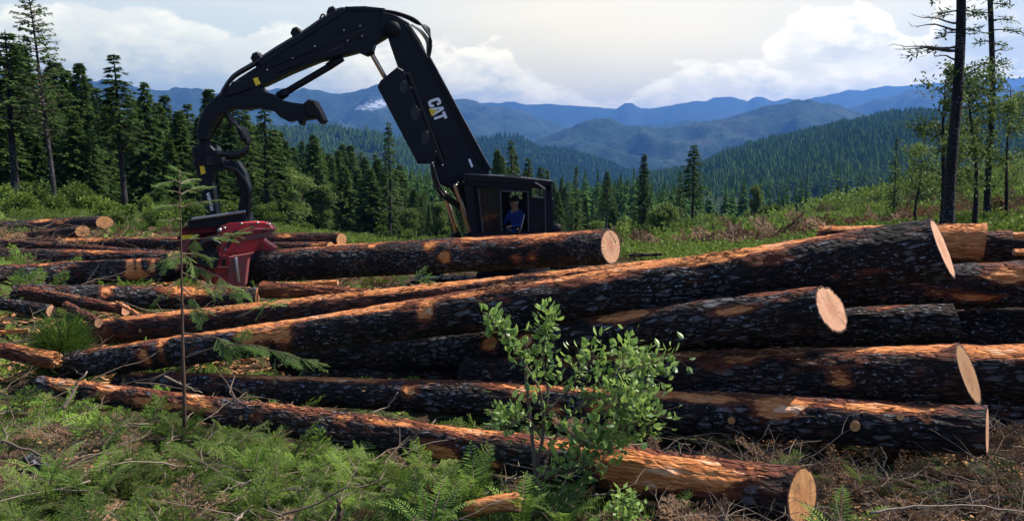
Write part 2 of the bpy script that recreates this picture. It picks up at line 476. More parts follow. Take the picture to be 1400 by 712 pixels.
class Ridge:
    def __init__(s, crest, Yc, Yb, zb, relief, seed, rough=1.0, power=1.15, fine=.2):
        s.c = interp_pts(crest); s.Yc, s.Yb, s.zb, s.relief, s.seed, s.rough, s.power, s.fine = Yc, Yb, zb, relief, seed, rough, power, fine
    def at(s, px, v):
        """px along the ridge, v from foot (0) over crest (1) to the back foot (1.6)"""
        px = np.asarray(px, float); v = np.asarray(v, float)
        Y = s.Yb + (s.Yc - s.Yb) * v
        py = s.c(px)
        b = (356 - py) / F
        zc = EYE + s.Yc * (b * math.cos(PITCH) - math.sin(PITCH)) / (b * math.sin(PITCH) + math.cos(PITCH))
        X = (px - 700) / F * Y
        up = np.clip(v, 0, 1) ** s.power
        dn = np.clip(v - 1, 0, 1) / .6
        z = s.zb + (zc - s.zb) * up * (1 - .85 * dn ** 1.3)
        q = np.stack([X, Y, X * 0], -1) / (s.Yc * .12)
        rel = 1 - 2 * np.abs(fbm(q * s.rough, 4, s.seed))
        m = np.clip(v, 0, 1) * (1 - .55 * sstep(.7, 1.0, np.minimum(v, 1))) * (1 - sstep(1.0, 1.5, v))
        z = z + s.relief * (rel - .55) * np.sin(np.clip(v, 0, 1) * math.pi * .92) + s.relief * s.fine * fbm(q * 9, 3, s.seed + 5) * np.clip(v, 0, 1)
        return np.stack([X, Y, z], -1)
    def mesh(s, name, x0, x1, nx, nv, mat, label, aux=None):
        px, v = np.meshgrid(np.linspace(x0, x1, nx), np.concatenate([np.linspace(0, 1, nv), np.linspace(1, 1.6, nv // 3)[1:]]), indexing='ij')
        V = s.at(px, v)
        a_ = aux(px, V) if aux else 0.0
        n1, n2 = px.shape
        i, j = np.meshgrid(np.arange(n1 - 1), np.arange(n2 - 1), indexing='ij')
        a, b, c, d = i * n2 + j, (i + 1) * n2 + j, (i + 1) * n2 + j + 1, i * n2 + j + 1
        T = np.concatenate([np.stack([a, b, c], -1).reshape(-1, 3), np.stack([a, c, d], -1).reshape(-1, 3)])
        o = MB().add(V.reshape(-1, 3), T, 0, .5, a_ if np.isscalar(a_) else a_.ravel()).build(name, mat, smooth=True)
        tag(o, label, None, None, 'structure')
        return o

ZV = -110
mh = hill_material('far_forest_slopes', (.018, .040, .026), (.032, .058, .036), (.055, .062, .048), (.55, .68), .7, 30)
mh2 = hill_material('middle_forest_slopes', (.016, .036, .022), (.032, .055, .030), (.060, .062, .045), (.52, .66), 1.5, 22)
mh3 = hill_material('near_forest_slopes', (.013, .026, .014), (.028, .045, .020), (.07, .06, .035), (.60, .70), 3.5, 10)
mhs = hill_material('snowy_forest_slopes', (.018, .040, .026), (.034, .058, .038), (.060, .065, .055), (.55, .68), .7, 30, True)

far = Ridge([(-400, 100), (100, 128), (560, 150), (643, 141), (692, 137), (760, 141), (815, 147), (842, 147), (850, 139), (862, 138), (872, 147), (905, 144), (945, 137), (1000, 134), (1018, 140), (1027, 133), (1040, 133), (1052, 139), (1100, 137), (1150, 126), (1230, 118), (1290, 113), (1400, 106), (1800, 90)], 11500, 8200, ZV, 170, 21, 1.1)
far.mesh('mountain', -500, 1900, 420, 40, mh, 'farthest pale blue ridge with two small domes on its crest')
rfar = Ridge([(900, 175), (1040, 160), (1120, 152), (1165, 146), (1200, 131), (1235, 120), (1290, 114), (1400, 112), (1800, 80)], 7600, 5200, ZV, 260, 61, 1.3)
rfar.mesh('mountain', 880, 1900, 260, 40, mh, 'blue mountain shoulder behind the plantation hill on the right')
lf = Ridge([(-500, 60), (0, 100), (150, 112), (215, 122), (240, 122), (300, 127), (350, 124), (420, 126), (470, 129), (520, 121), (560, 129), (620, 140), (700, 152), (760, 172), (830, 205), (900, 250)], 7800, 4700, ZV, 210, 33, 1.2)
def snowaux(px, V):
    z = V[..., 2]
    pyv = 356 - F * np.tan(np.arctan2(z - EYE, V[..., 1]) + PITCH)
    d = ((px - 515) / 52) ** 2 + ((pyv - 143 + (px - 515) * .12) / 13) ** 2
    return np.exp(-d) * .62
lf.mesh('mountain', -600, 900, 420, 60, mhs, 'long blue mountain with a snow dusted clearing behind the boom', snowaux)
mid = Ridge([(560, 260), (640, 240), (700, 210), (745, 190), (790, 171), (815, 164), (835, 164), (855, 172), (900, 175), (930, 172), (960, 168), (1000, 160), (1040, 150), (1060, 145), (1085, 138), (1101, 136), (1130, 143), (1165, 156), (1220, 170), (1300, 200), (1500, 230)], 5200, 3400, ZV, 130, 44, 1.4)
mid.mesh('mountain', 540, 1500, 400, 70, mh2, 'double humped blue mountain in the middle of the valley')
dk = Ridge([(600, 215), (640, 200), (670, 192), (700, 188), (722, 192), (742, 202), (800, 218), (860, 238), (930, 256), (1000, 270)], 3000, 2000, ZV, 70, 51, 1.5)
dk.mesh('hill', 560, 1010, 220, 40, mh3, 'dark wooded hill seen just right of the boom')
dl = Ridge([(-500, 120), (0, 140), (200, 160), (300, 172), (385, 182), (416, 179), (445, 174), (475, 175), (522, 180), (560, 195), (600, 214), (640, 234), (700, 262), (760, 280)], 2300, 1300, ZV, 60, 52, 1.5)
dl.mesh('hill', -600, 780, 300, 50, mh3, 'dark wooded hill with a brown clearing behind the machine')
pl = Ridge([(700, 300), (780, 275), (840, 255), (900, 243), (950, 237), (972, 221), (1006, 210), (1048, 198), (1075, 193), (1124, 180), (1200, 164), (1240, 160), (1290, 158), (1340, 152), (1400, 144), (1800, 90)], 1750, 560, -70, 26, 57, 1.6, .85)
pl.mesh('hill', 680, 1900, 320, 90, mh3, 'hill covered by planted conifers on the right')
# spur of forest just beyond the clearing (left and centre)
sp = Ridge([(-600, 110), (-100, 150), (100, 190), (250, 215), (330, 228), (450, 245), (560, 262), (620, 280), (760, 290), (860, 292), (950, 300), (1010, 312)], 420, 190, -16, 5, 58, 1.2, 1.0)
sp.mesh('hill', -700, 1010, 200, 30, mh3, 'wooded rise behind the edge of the clearing')

# ------------------------------------------------------------------ vegetation builders
def conifer_parts(h, c0, rmax, seed, dens=1.0, droop=.35, up=.12, blade=.5, top_sparse=0.0, curve=0.0, shape=1.0, fill=1.0, tr=None):
    rg = np.random.default_rng(seed)
    tb = MB(); n = 12
    z = np.linspace(0, h, n)
    bend = curve * (z / h) ** 1.5
    pts = np.stack([bend + .03 * np.sin(z), .02 * np.cos(z * 1.3), z], 1)
    tr = tr or h * .011 + .04
    tb.tube(pts, tr * (1 - z / h) ** .8 + .012, 8, 0)
    cb = MB()
    zz = h * c0; step = .30 / dens
    bs, az, ln, zs = [], [], [], []
    while zz < h * .995:
        t = (zz / h - c0) / (1 - c0)
        prof = (1 - t) ** (.85 * shape) * (.55 + .45 * min(1, t * 5 + .25))
        nb = rg.integers(4, 8)
        a0 = rg.uniform(0, 6.28)
        for b in range(nb):
            if rg.uniform() < top_sparse * .5: continue
            l = rmax * prof * rg.uniform(.55, 1.15) + .12
            az.append(a0 + b * 6.28 / nb + rg.uniform(-.3, .3)); ln.append(l); zs.append(zz + rg.uniform(-.1, .1))
        zz += step * rg.uniform(.7, 1.4)
    az, ln, zs = np.array(az), np.array(ln), np.array(zs)
    # branch wood
    for a, l, zb in zip(az, ln, zs):
        x0 = curve * (zb / h) ** 1.5
        s = np.array([0, .5, 1.0])
        pp = np.stack([x0 + np.cos(a) * l * s, np.sin(a) * l * s, zb + l * (up * s - droop * s * s)], 1)
        cb.tube(pp, [.022 + l * .006, .012 + l * .003, .004], 3, 1, .3, cap=False)
    K = int(9 * fill)
    A, L_, Zb = np.repeat(az, K), np.repeat(ln, K), np.repeat(zs, K)
    N = len(A)
    s = rg.uniform(.12, 1.0, N) ** .8
    X0 = curve * (Zb / h) ** 1.5
    base = np.stack([X0 + np.cos(A) * L_ * s, np.sin(A) * L_ * s, Zb + L_ * (up * s - droop * s * s)], 1)
    for kk in range(2):
        sg = rg.choice([-1, 1], N)
        da = A + sg * rg.uniform(.2, 1.1, N)
        dz = rg.uniform(-.55, .15, N) - droop * .4
        d = unit(np.stack([np.cos(da), np.sin(da), dz], 1))
        side = unit(np.cross(d, rg.normal(size=(N, 3)) * .45 + [0, 0, 1]))
        l = blade * rg.uniform(.5, 1.25, N) * (.55 + .45 * np.minimum(1, L_ / 1.5)) * (1.15 - .5 * s)
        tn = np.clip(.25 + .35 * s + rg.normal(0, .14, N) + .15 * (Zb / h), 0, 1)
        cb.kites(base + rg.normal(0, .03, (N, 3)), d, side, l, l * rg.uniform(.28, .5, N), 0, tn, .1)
    return tb, cb

def make_conifer(name, label, group=None, needle='needle', trunk='trunk', **kw):
    tb, cb = conifer_parts(**kw)
    o = empty(name, (0, 0, 0), label, 'tree', group)
    tb.build('trunk', M[trunk], o, True)
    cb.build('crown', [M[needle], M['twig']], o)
    return o

def place(root, x, y, z, s=1.0, rz=0.0, tilt=(0, 0), label=None):
    root.location = (x, y, z); root.scale = (s, s, s) if np.isscalar(s) else s
    root.rotation_euler = (tilt[0], tilt[1], rz)
    if label: root['label'] = label
    return root

# prototypes: height 10 each, scaled in place
protos = {}
def proto(kind, i):
    key = (kind, i)
    if key in protos:
        c = copy_tree(protos[key]); return c
    sd = hash((len(kind) * 31 + i * 7 + ord(kind[0]) * 13)) % 9999
    if kind == 'dense': o = make_conifer('conifer', '-', h=10, c0=.05, rmax=2.1 + .3 * (i % 3), seed=sd, dens=1.7, blade=.50, fill=1.9)
    elif kind == 'slim': o = make_conifer('conifer', '-', h=10, c0=.12, rmax=1.35 + .2 * (i % 2), seed=sd, dens=1.7, blade=.40, fill=1.5)
    elif kind == 'bare': o = make_conifer('conifer', '-', h=10, c0=.34 + .06 * (i % 3), rmax=1.7, seed=sd, dens=1.5, blade=.42, top_sparse=.2, fill=1.5)
    elif kind == 'spar': o = make_conifer('conifer', '-', trunk='trunk_grey', h=10, c0=.34, rmax=1.6, seed=sd, dens=1.15, blade=.27, top_sparse=.1, up=.32, droop=.12, shape=.75, fill=1.9, curve=-.5, tr=.11)
    elif kind == 'ragged': o = make_conifer('conifer', '-', h=10, c0=.22, rmax=1.4, seed=sd, dens=1.2, blade=.40, top_sparse=.4, fill=1.3)
    protos[key] = o
    return o

LEFTG = 'conifers along the left forest edge'
def tree(kind, i, px, pb, pt, Y, label, group, tilt=(0, 0), wide=1.0):
    b = P(px, pb, Y); t = P(px, pt, Y)
    h = (t[2] - b[2])
    z = gzs(b[0], b[1])
    h = t[2] - z
    o = proto(kind, i)
    s = h / 10
    place(o, b[0], b[1], z - .05, (s * wide, s * wide, s), random.uniform(0, 6.28) if tilt == (0, 0) else 0, tilt, label)
    o['group'] = group
    return o

# left forest: named trees
tree('spar', 0, 76, 296, -22, 56, 'tall sparse conifer with spiky top at the left edge of the picture', LEFTG, (0, R(-1.2)))
tree('bare', 1, 171, 290, 74, 60, 'conifer with long bare lower trunk between the left forest and the clearing', LEFTG, (0, R(-1.6)), 1.35)
tree('bare', 2, 22, 285, 40, 62, 'leftmost conifer, its crown cut by the picture edge', LEFTG, wide=1.5)
tree('dense', 3, 118, 290, 84, 72, 'full dark conifer just right of the tall spiky one', LEFTG)
tree('dense', 4, 205, 292, 112, 76, 'full dark conifer right of the bare trunked one', LEFTG)
tree('ragged', 5, 366, 316, 128, 72, 'tall ragged conifer rising behind the gooseneck', LEFTG, wide=1.2)
tree('bare', 3, 341, 312, 150, 70, 'thin trunked conifer just left of the hanging hoses', LEFTG, wide=1.1)
LB = 'dark conifer among the crowded trees of the left forest'
lst = [(-30, 40, 70), (2, 95, 84), (40, 60, 75), (62, 100, 90), (92, 120, 82), (100, 96, 95), (140, 118, 78), (150, 140, 92), (185, 130, 86), (188, 150, 100), (222, 140, 82), (232, 128, 98), (250, 150, 78), (262, 142, 100), (278, 160, 84), (292, 120, 108),
       (305, 152, 90), (318, 165, 78), (330, 140, 104), (348, 170, 88), (378, 175, 84), (392, 190, 96), (-70, 30, 80), (-55, 90, 95), (15, 150, 66), (52, 170, 68), (130, 175, 70), (236, 190, 70), (270, 205, 72), (300, 200, 74), (-15, 60, 88), (8, 110, 70), (30, 80, 100), (75, 130, 74), (85, 85, 105), (108, 150, 70), (128, 105, 96), (160, 125, 104), (170, 165, 84), (196, 135, 108), (210, 160, 84), (226, 150, 110), (244, 165, 92), (256, 150, 112), (285, 150, 96), (312, 140, 112), (325, 185, 84), (338, 165, 110), (360, 165, 98), (385, 180, 108)]
for k, (x, t, Y) in enumerate(lst):
    kd = 'bare' if k % 5 == 3 else ('slim' if k % 5 == 1 else 'dense')
    tree(kd, k % 4, x, 300, t, Y, LB, LEFTG, wide=1.15 + .35 * random.random())

CG = 'conifers beyond the clearing behind the machine'
CB = 'dark green conifer in the thick treeline beyond the clearing, left of the boom'
rg = random.Random(5)
topline = interp_pts([(380, 200), (410, 196), (435, 192), (455, 203), (480, 208), (505, 212), (520, 222), (560, 232), (580, 245), (600, 262), (625, 270), (650, 275)])
for k in range(96):
    x = 384 + (k * 61.8) % 262
    Y = rg.uniform(105, 165)
    t = topline(x) + rg.uniform(-14, 30) + (165 - Y) * .18
    tree(('dense', 'slim', 'dense', 'ragged', 'slim')[k % 5], k % 4, x, 332, t, Y, CB, CG, wide=rg.uniform(1.0, 1.4))
tree('ragged', 7, 534, 332, 168, 104, 'tall lone conifer standing above the treeline left of the boom', CG, wide=1.0)
CR = 'dark green conifer in the thick treeline just right of the cab'
top2 = interp_pts([(640, 215), (680, 215), (700, 205), (720, 225), (750, 235), (775, 250), (800, 268), (850, 275), (930, 285)])
for k in range(54):
    x = 648 + (k * 61.8) % 290
    Y = rg.uniform(100, 170)
    t = top2(x) + rg.uniform(-6, 34)
    tree(('slim', 'ragged', 'dense', 'slim')[k % 4], k % 4, x, 334, t, Y, CR if x < 850 else 'small conifer in the low treeline below the plantation hill', CG, wide=rg.uniform(.85, 1.15))
for (x, t, b, Y, kd, w, lb) in [
    (699, 190, 334, 98, 'ragged', 1.1, 'slender pointed conifer directly behind the top of the cab'),
    (680, 203, 334, 98, 'dense', .8, 'conifer just right of the foot of the boom'),
    (722, 214, 334, 100, 'ragged', 1.2, 'conifer above the right end of the cab roof'),
    (787, 226, 334, 96, 'ragged', 1.0, 'tall conifer between the cab and the sawn end of the held log'),
    (829, 232, 336, 104, 'bare', 1.0, 'thin conifer above the sawn end of the held log'),
    (879, 210, 340, 92, 'slim', 1.15, 'dark columnar conifer in the middle of the clearing edge'),
    (946, 196, 338, 88, 'bare', 1.15, 'tall dark conifer on a bare trunk in front of the valley'),
    (928, 232, 336, 100, 'ragged', 1.0, 'shorter conifer just left of the tall bare trunked one'),
    (1221, 186, 306, 70, 'ragged', .8, 'small ragged conifer left of the tall right hand trunks')]:
    tree(kd, 8, x, b, t, Y, lb, CG, wide=w)

# plantation trees on the hills (a distant wood that reads as one mass)
def mini(detail, seed):
    rg_ = np.random.default_rng(seed)
    mb = MB()
    if detail:
        N = 70
        t = rg_.uniform(0, 1, N) ** .8
        a = rg_.uniform(0, 6.28, N)
        rr = .20 * (1 - t) + .015
        base = np.stack([np.zeros(N), np.zeros(N), .06 + .9 * t], 1)
        d = unit(np.stack([np.cos(a), np.sin(a), -.75 + rg_.normal(0, .15, N)], 1))
        side = unit(np.cross(d, [0, 0, 1.0]))
        mb.kites(base, d, side, rr * 1.5, rr * .85, 0, .35 + .3 * rg_.uniform(size=N), .1, .6)
        mb.kites([[0, 0, .8]], [[0, 0, 1.0]], [[1.0, 0, 0]], .26, .03)
    else:
        for (z0, z1, r) in ((0, .5, .2), (.28, .78, .15), (.55, 1.0, .1)):
            n = 5
            an = np.arange(n) / n * 6.28 + z0 * 5
            rj = r * rg_.uniform(.75, 1.2, n)
            V = np.concatenate([np.stack([np.cos(an) * rj, np.sin(an) * rj, z0 + rg_.uniform(-.04, .04, n)], 1), [[0, 0, z1]]])
            mb.add(V, [(i, (i + 1) % n, n) for i in range(n)], 0, .5)
    return mb.arrays()
def scatter_forest(name, ridge, x0, x1, v0, v1, n, hgt, label, seed, keep=None, detail_Y=0):
    g = np.random.default_rng(seed)
    # uniform in area
    px = g.uniform(x0, x1, n * 3); v = g.uniform(v0, v1, n * 3)
    Yv = ridge.Yb + (ridge.Yc - ridge.Yb) * v
    ok = g.uniform(size=n * 3) < Yv / Yv.max()
    px, v = px[ok][:n], v[ok][:n]
    L = ridge.at(px, v)
    if keep is not None:
        kk = keep(px, v, L); L, px, v = L[kk], px[kk], v[kk]
    N = len(L)
    h = hgt * g.uniform(.65, 1.25, N) * (1 + .25 * fbm(L / 60, 2, 3))
    a = g.uniform(0, 6.28, N)
    w = h * g.uniform(1.05, 1.6, N)
    Rm = np.zeros((N, 3, 3)); c, s_ = np.cos(a), np.sin(a)
    Rm[:, 0, 0] = c * w; Rm[:, 0, 1] = -s_ * w; Rm[:, 1, 0] = s_ * w; Rm[:, 1, 1] = c * w; Rm[:, 2, 2] = h
    tint = np.clip(.45 + .35 * fbm(L / 90, 3, 8) + g.normal(0, .16, N), 0, 1)
    L = L - [0, 0, .3]
    mb = MB()
    near = L[:, 1] < detail_Y
    for d, sel in ((True, near), (False, ~near)):
        for q in range(3):
            m = sel & (np.arange(N) % 3 == q)
            if m.any(): mb.inst(mini(d, seed + q), Rm[m], L[m], tint[m])
    o = mb.build(name, M['needle_far'])
    tag(o, label, None, None, 'stuff')
scatter_forest('forest', pl, 800, 1500, .0, 1.02, 23000, 15, 'planted conifers covering the hill on the right', 71, detail_Y=900)
scatter_forest('forest', dk, 600, 960, .3, 1.01, 7000, 17, 'distant conifers on the dark hill right of the boom', 72)
scatter_forest('forest', dl, 150, 720, .3, 1.01, 12000, 16, 'distant conifers on the dark hill behind the machine', 73, keep=lambda px, v, L: fbm(L / 160, 3, 77) > -.28)
scatter_forest('forest', sp, -250, 960, .0, 1.02, 3000, 12, 'dark wood behind the trees of the clearing edge', 74, detail_Y=9999)

def valley():
    g = np.random.default_rng(88); n = 5200
    Y = np.sqrt(g.uniform(215 ** 2, 640 ** 2, n)); px = g.uniform(640, 1500, n); X = (px - 700) / F * Y
    Z = gz(X, Y); h = 13 * g.uniform(.6, 1.25, n); w = h * g.uniform(.9, 1.3, n)
    k_ = (Z < -12.5); X, Y, Z, h, w = X[k_], Y[k_], Z[k_], h[k_], w[k_]; N = len(X)
    Rm = np.zeros((N, 3, 3)); Rm[:, 0, 0] = w; Rm[:, 1, 1] = w; Rm[:, 2, 2] = h
    mb = MB()
    for q in range(4):
        m = np.arange(N) % 4 == q
        mb.inst(mini(True, 200 + q), Rm[m], np.stack([X, Y, Z - .3], 1)[m], g.uniform(.2, .8, m.sum()))
    tag(mb.build('forest', M['needle_far']), 'conifer wood on the valley floor below the clearing', None, None, 'stuff')
valley()

# leafy clumps
def clump_tpl(n, leaf, seed, flat=.8):
    g = np.random.default_rng(seed)
    d = unit(g.normal(size=(n, 3)))
    r = g.uniform(.35, 1, n)[:, None]
    b = d * r * [1, 1, flat]; b[:, 2] += flat * .6
    dr = unit(d + g.normal(0, .6, (n, 3)) + [0, 0, .3])
    side = unit(np.cross(dr, g.normal(size=(n, 3))))
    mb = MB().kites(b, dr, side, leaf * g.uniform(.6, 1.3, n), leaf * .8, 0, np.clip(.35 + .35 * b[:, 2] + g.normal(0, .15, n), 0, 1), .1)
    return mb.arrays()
def rots(n, g, sc, tilt=.0, sq=None):
    a = g.uniform(0, 6.28, n); c, s_ = np.cos(a), np.sin(a)
    Rz = np.zeros((n, 3, 3)); Rz[:, 0, 0] = c; Rz[:, 0, 1] = -s_; Rz[:, 1, 0] = s_; Rz[:, 1, 1] = c; Rz[:, 2, 2] = 1
    if tilt:
        b = g.normal(0, tilt, n); c, s_ = np.cos(b), np.sin(b)
        Rx = np.zeros((n, 3, 3)); Rx[:, 0, 0] = 1; Rx[:, 1, 1] = c; Rx[:, 1, 2] = -s_; Rx[:, 2, 1] = s_; Rx[:, 2, 2] = c
        Rz = Rz @ Rx
    sc = np.broadcast_to(sc, n)
    return Rz * sc[:, None, None]

def build_brush():
    g = np.random.default_rng(3)
    mb = MB()
    tp = [clump_tpl(110, .20, 90 + i, .62) for i in range(4)]
    # wide brush over the clearing beyond the logs
    N = 16000
    Y = 26 * (240 / 26) ** g.uniform(0, 1, N); px = g.uniform(-60, 1480, N)
    X = (px - 700) / F * Y
    pp = np.stack([X, Y, X * 0], 1)
    dn = fbm(pp * .07, 3, 41)
    keep = (dn > np.where(px > 850, -.12, -.25)) & ~((Y < 34) & (px > 380) & (px < 900))
    X, Y, px, dn = X[keep], Y[keep], px[keep], dn[keep]
    s = (.26 + .75 * np.clip(dn + .1, 0, 1)) * g.uniform(.35, 1.7, len(X)) * np.where(px > 850, 1.25, 1.0) * np.clip(Y / 55, .6, 2.2)
    Z = gz(X, Y) - .05
    tint = np.clip(.22 + .8 * fbm(np.stack([X, Y, X * 0], 1) * .06, 3, 4) + .28 * (px > 850) - .12 * (px < 420) + g.normal(0, .18, len(X)), 0, 1)  # left brush tinted darker, putting the forest edge's shade into its colour
    for q in range(4):
        m = np.arange(len(X)) % 4 == q
        mb.inst(tp[q], rots(m.sum(), g, s[m], .2), np.stack([X, Y, Z], 1)[m], tint[m])
    tag(mb.build('undergrowth', M['brush']), 'green brush covering the clearing beyond the logs', None, None, 'stuff')
build_brush()

def bush(name, px, pb, Y, wpx, hpx, label, cat, group, mat='brush', n=900, leaf=.12, stem=True, tintm=.5, clumps=7, seed=0, low=.1):
    g = np.random.default_rng(seed + 100)
    b = P(px, pb, Y); w, h = wpx * MPP(Y) / 2, hpx * MPP(Y)
    z = min(gzs(b[0], b[1]), b[2])
    org = np.array([b[0], b[1], z]); hh = h + (b[2] - z)
    root = empty(name, org, label, cat, group)
    cb, tb = MB(), MB()
    for k in range(clumps):
        a = g.uniform(0, 6.28); rr = g.uniform(0, .62) * w
        c = np.array([math.cos(a) * rr, math.sin(a) * rr, hh * g.uniform(low + .15, .86)])
        cr = w * g.uniform(.32, .55)
        m = n // clumps
        d = unit(g.normal(size=(m, 3))); pos = c + d * cr * (g.uniform(0, 1, m)[:, None] ** .45) * [1, 1, .8]
        pos[:, 2] = np.maximum(pos[:, 2], .03)
        dr = unit(d + g.normal(0, .7, (m, 3)) + [0, 0, .15]); side = unit(np.cross(dr, g.normal(size=(m, 3))))
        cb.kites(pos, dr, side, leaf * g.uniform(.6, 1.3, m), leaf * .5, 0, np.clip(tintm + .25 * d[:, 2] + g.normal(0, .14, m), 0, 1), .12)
        tb.tube([[0, 0, -.1], [c[0] * .35, c[1] * .35, c[2] * .5], c], [.02 * hh, .012 * hh, .005 * hh], 5, 0, .3)
    tb.build('stem', M['twig'], root)
    cb.build('foliage', M[mat], root)
    return root
for i, (px, pb, Y, w, h, lb) in enumerate([
    (1056, 300, 105, 34, 18, 'round dark bush on the clearcut slope right of the tall bare trunked conifer'),
    (1005, 318, 85, 26, 16, 'small bush on the clearing floor below the plantation hill'),
    (1185, 292, 115, 26, 14, 'dark round bush low on the bright slope'),
    (1114, 302, 110, 18, 14, 'small dark bush just above the top of the big log')]):
    bush('bush', px, pb, Y, w, h, lb, 'bush', 'bushes on the clearcut slope', n=1400, leaf=.35, seed=i, tintm=.3)
for (n_, xa, xb, ya, yb, sa, sb, lb, gp, tm_) in ((22, -40, 330, 36, 62, 26, 62, 'leafy bush in the brush between the left logs and the forest', 'bushes between the left logs and the forest', .35), (16, 385, 640, 60, 105, 18, 38, 'grey green bush at the foot of the central treeline', 'bushes at the foot of the central treeline', .3)):
    for i in range(n_):
        g = np.random.default_rng(900 + i + n_ * 50); px = xa + (xb - xa) * (i + g.uniform(-.4, .4)) / n_; Y = g.uniform(ya, yb); sz = g.uniform(sa, sb)
        bush('bush', px, float(pyof_(Y, gzs((px - 700) / F * Y, Y))), Y, sz, sz * g.uniform(.4, .75), lb, 'bush', gp, n=900, leaf=.004 * Y, seed=900 + i + n_, tintm=tm_ + g.uniform(-.25, .3))
for i in range(14):
    g = np.random.default_rng(700 + i); px = 880 + i * 37 + g.uniform(-12, 12); Y = g.uniform(70, 150)
    zz_ = gzs((px - 700) / F * Y, Y); py_ = float(pyof_(Y, zz_)); sz = g.uniform(14, 34)
    bush('bush', px, py_, Y, sz, sz * g.uniform(.5, .8), 'low green bush on the open slope below the plantation hill', 'bush', 'low bushes on the open slope', n=700, leaf=.3, seed=80 + i, tintm=g.uniform(.15, .8))
for i, (px, pb, Y, w, h, tm, lb) in enumerate([
    (402, 328, 88, 62, 112, .7, 'round yellow green broadleaf tree standing right of the hanging processor head'),
    (905, 338, 84, 44, 62, .62, 'small yellow green broadleaf tree between the two dark conifers'),
    (602, 330, 100, 30, 60, .5, 'small light green tree just left of the boom cylinders'),
    (560, 330, 98, 30, 52, .4, 'low leafy tree at the foot of the treeline left of the boom'),
    (445, 326, 100, 34, 80, .35, 'dull green leafy tree at the foot of the central treeline'),
    (815, 338, 80, 26, 36, .5, 'small leafy tree behind the sawn end of the held log'),
    (1032, 308, 130, 22, 60, .45, 'pale leafy tree in front of the plantation hill')]):
    bush('broadleaf_tree', px, pb, Y, w, h, lb, 'tree', 'broadleaf trees around the clearing', 'leaf_pale', n=4200, leaf=.30, clumps=13, seed=20 + i, tintm=tm, low=.12)
for i, (px, pb, Y, w, h, lb) in enumerate([
    (30, 300, 44, 60, 26, 'bright green bush behind the left logs under the spiky conifer'),
    (150, 318, 40, 44, 26, 'dark leafy bush beside the sawn end of the far left log'),
    (215, 322, 36, 70, 34, 'yellow green bush between the left logs and the processor head'),
    (372, 312, 60, 40, 34, 'grey green bush at the forest edge right of the processor head')]):
    bush('bush', px, pb, Y, w, h, lb, 'bush', 'bushes at the left forest edge', n=1500, leaf=.16, seed=40 + i, tintm=(.55, .25, .75, .3)[i])

# ---- the tall trunks on the right
def tall_tree(px, pb, Y, wpx, lean, label, seed, dead, leafy):
    g = np.random.default_rng(seed)
    b = P(px, pb, Y); z = gzs(b[0], b[1]); org = np.array([b[0], b[1], z])
    H = P(px, -330, Y)[2] - z
    root = empty('tall_conifer', org, label, 'tree', 'tall bare trunks on the right')
    r = wpx * MPP(Y) / 2
    zz = np.linspace(0, H, 30)
    xt = px + lean; z0 = P(xt, 0, Y); lean = (z0[0] - b[0]) / (z0[2] - z) * H
    cx = lean * zz / H + .05 * np.sin(zz * .8 + seed)
    tb = MB().tube(np.stack([cx, .04 * np.cos(zz * .6), zz], 1), r * (1.12 - .55 * zz / H) + .05 * np.exp(-zz * 2), 20, 0)
    tb.build('trunk', M['trunk'], root, True)
    zl = lambda z_: np.interp(z_, zz, cx)
    for (py, side, l, rise, dr) in dead:
        zb = P(px, py, Y)[2] - z; L_ = l * MPP(Y)
        s = np.linspace(0, 1, 7)
        pts = np.stack([zl(zb) + side * L_ * s, L_ * .25 * s * g.uniform(-1, 1), zb + L_ * (rise * s + dr * s ** 2) + .03 * np.sin(s * 9 + seed)], 1)
        bm_ = MB().tube(pts, .028 * (1 - s) + .006, 5, 0, .15)
        for q in range(5):
            i = g.integers(2, 7); d = np.array([side * g.uniform(.2, .6), g.uniform(-.5, .5), g.uniform(-.3, .5)]) * L_ * .22
            bm_.tube([pts[i], pts[i] + d], [.01, .003], 3, 0, .15)
        bm_.build('dead_branch', M['twig'], root)
    cb = MB()
    for (py, side, l, n) in leafy:
        zb = P(px, py, Y)[2] - z; L_ = l * MPP(Y)
        a = g.uniform(-.7, .7)
        dirv = np.array([side * math.cos(a), math.sin(a), 0])
        s = np.linspace(0, 1, 5)
        pts = np.array([zl(zb), 0, zb]) + dirv * L_ * s[:, None] + np.array([0, 0, 1]) * (L_ * (.15 * s - .3 * s * s))[:, None]
        cb.tube(pts, .02 * (1 - s) + .005, 4, 1, .2)
        t = g.uniform(.35, 1, n)
        bs = np.stack([np.interp(t, s, pts[:, k]) for k in range(3)], 1) + g.normal(0, .09, (n, 3)) * [1, 1, .6]
        dd = unit(dirv * .5 + g.normal(0, .6, (n, 3)) * [1, 1, .45])
        cb.kites(bs, dd, unit(np.cross(dd, g.normal(0, .4, (n, 3)) + [0, 0, 1])), .20 * g.uniform(.6, 1.3, n), .05, 0, g.uniform(.1, .6, n), .1)
    cb.build('crown', [M['needle'], M['twig']], root)
g_ = np.random.default_rng(8)
tall_tree(1300, 315, 24, 14.5, 12, 'tall dark trunk with long dead branches, thickest on the right', 3,
    [(68, -1, 52, .02, -.10), (63, -1, 92, -.14, .16), (42, -1, 62, .34, -.22), (82, -1, 34, .30, -.1), (32, -1, 68, .1, .02), (70, -1, 84, .10, -.05), (110, -1, 26, -.3, -.2), (150, 1, 22, .2, -.1), (222, 1, 16, .3, 0), (95, -1, 24, -.4, .2)],
    [(15, -1, 30, 60), (15, 1, 32, 60), (42, 1, 26, 50), (66, -1, 64, 70), (45, -1, 30, 40), (-5, -1, 36, 70), (-5, 1, 40, 70), (100, 1, 26, 40), (102, -1, 24, 35), (120, 1, 30, 40)] + [(y, s_, 40, 60) for y in range(-300, -20, 24) for s_ in (-1, 1)])
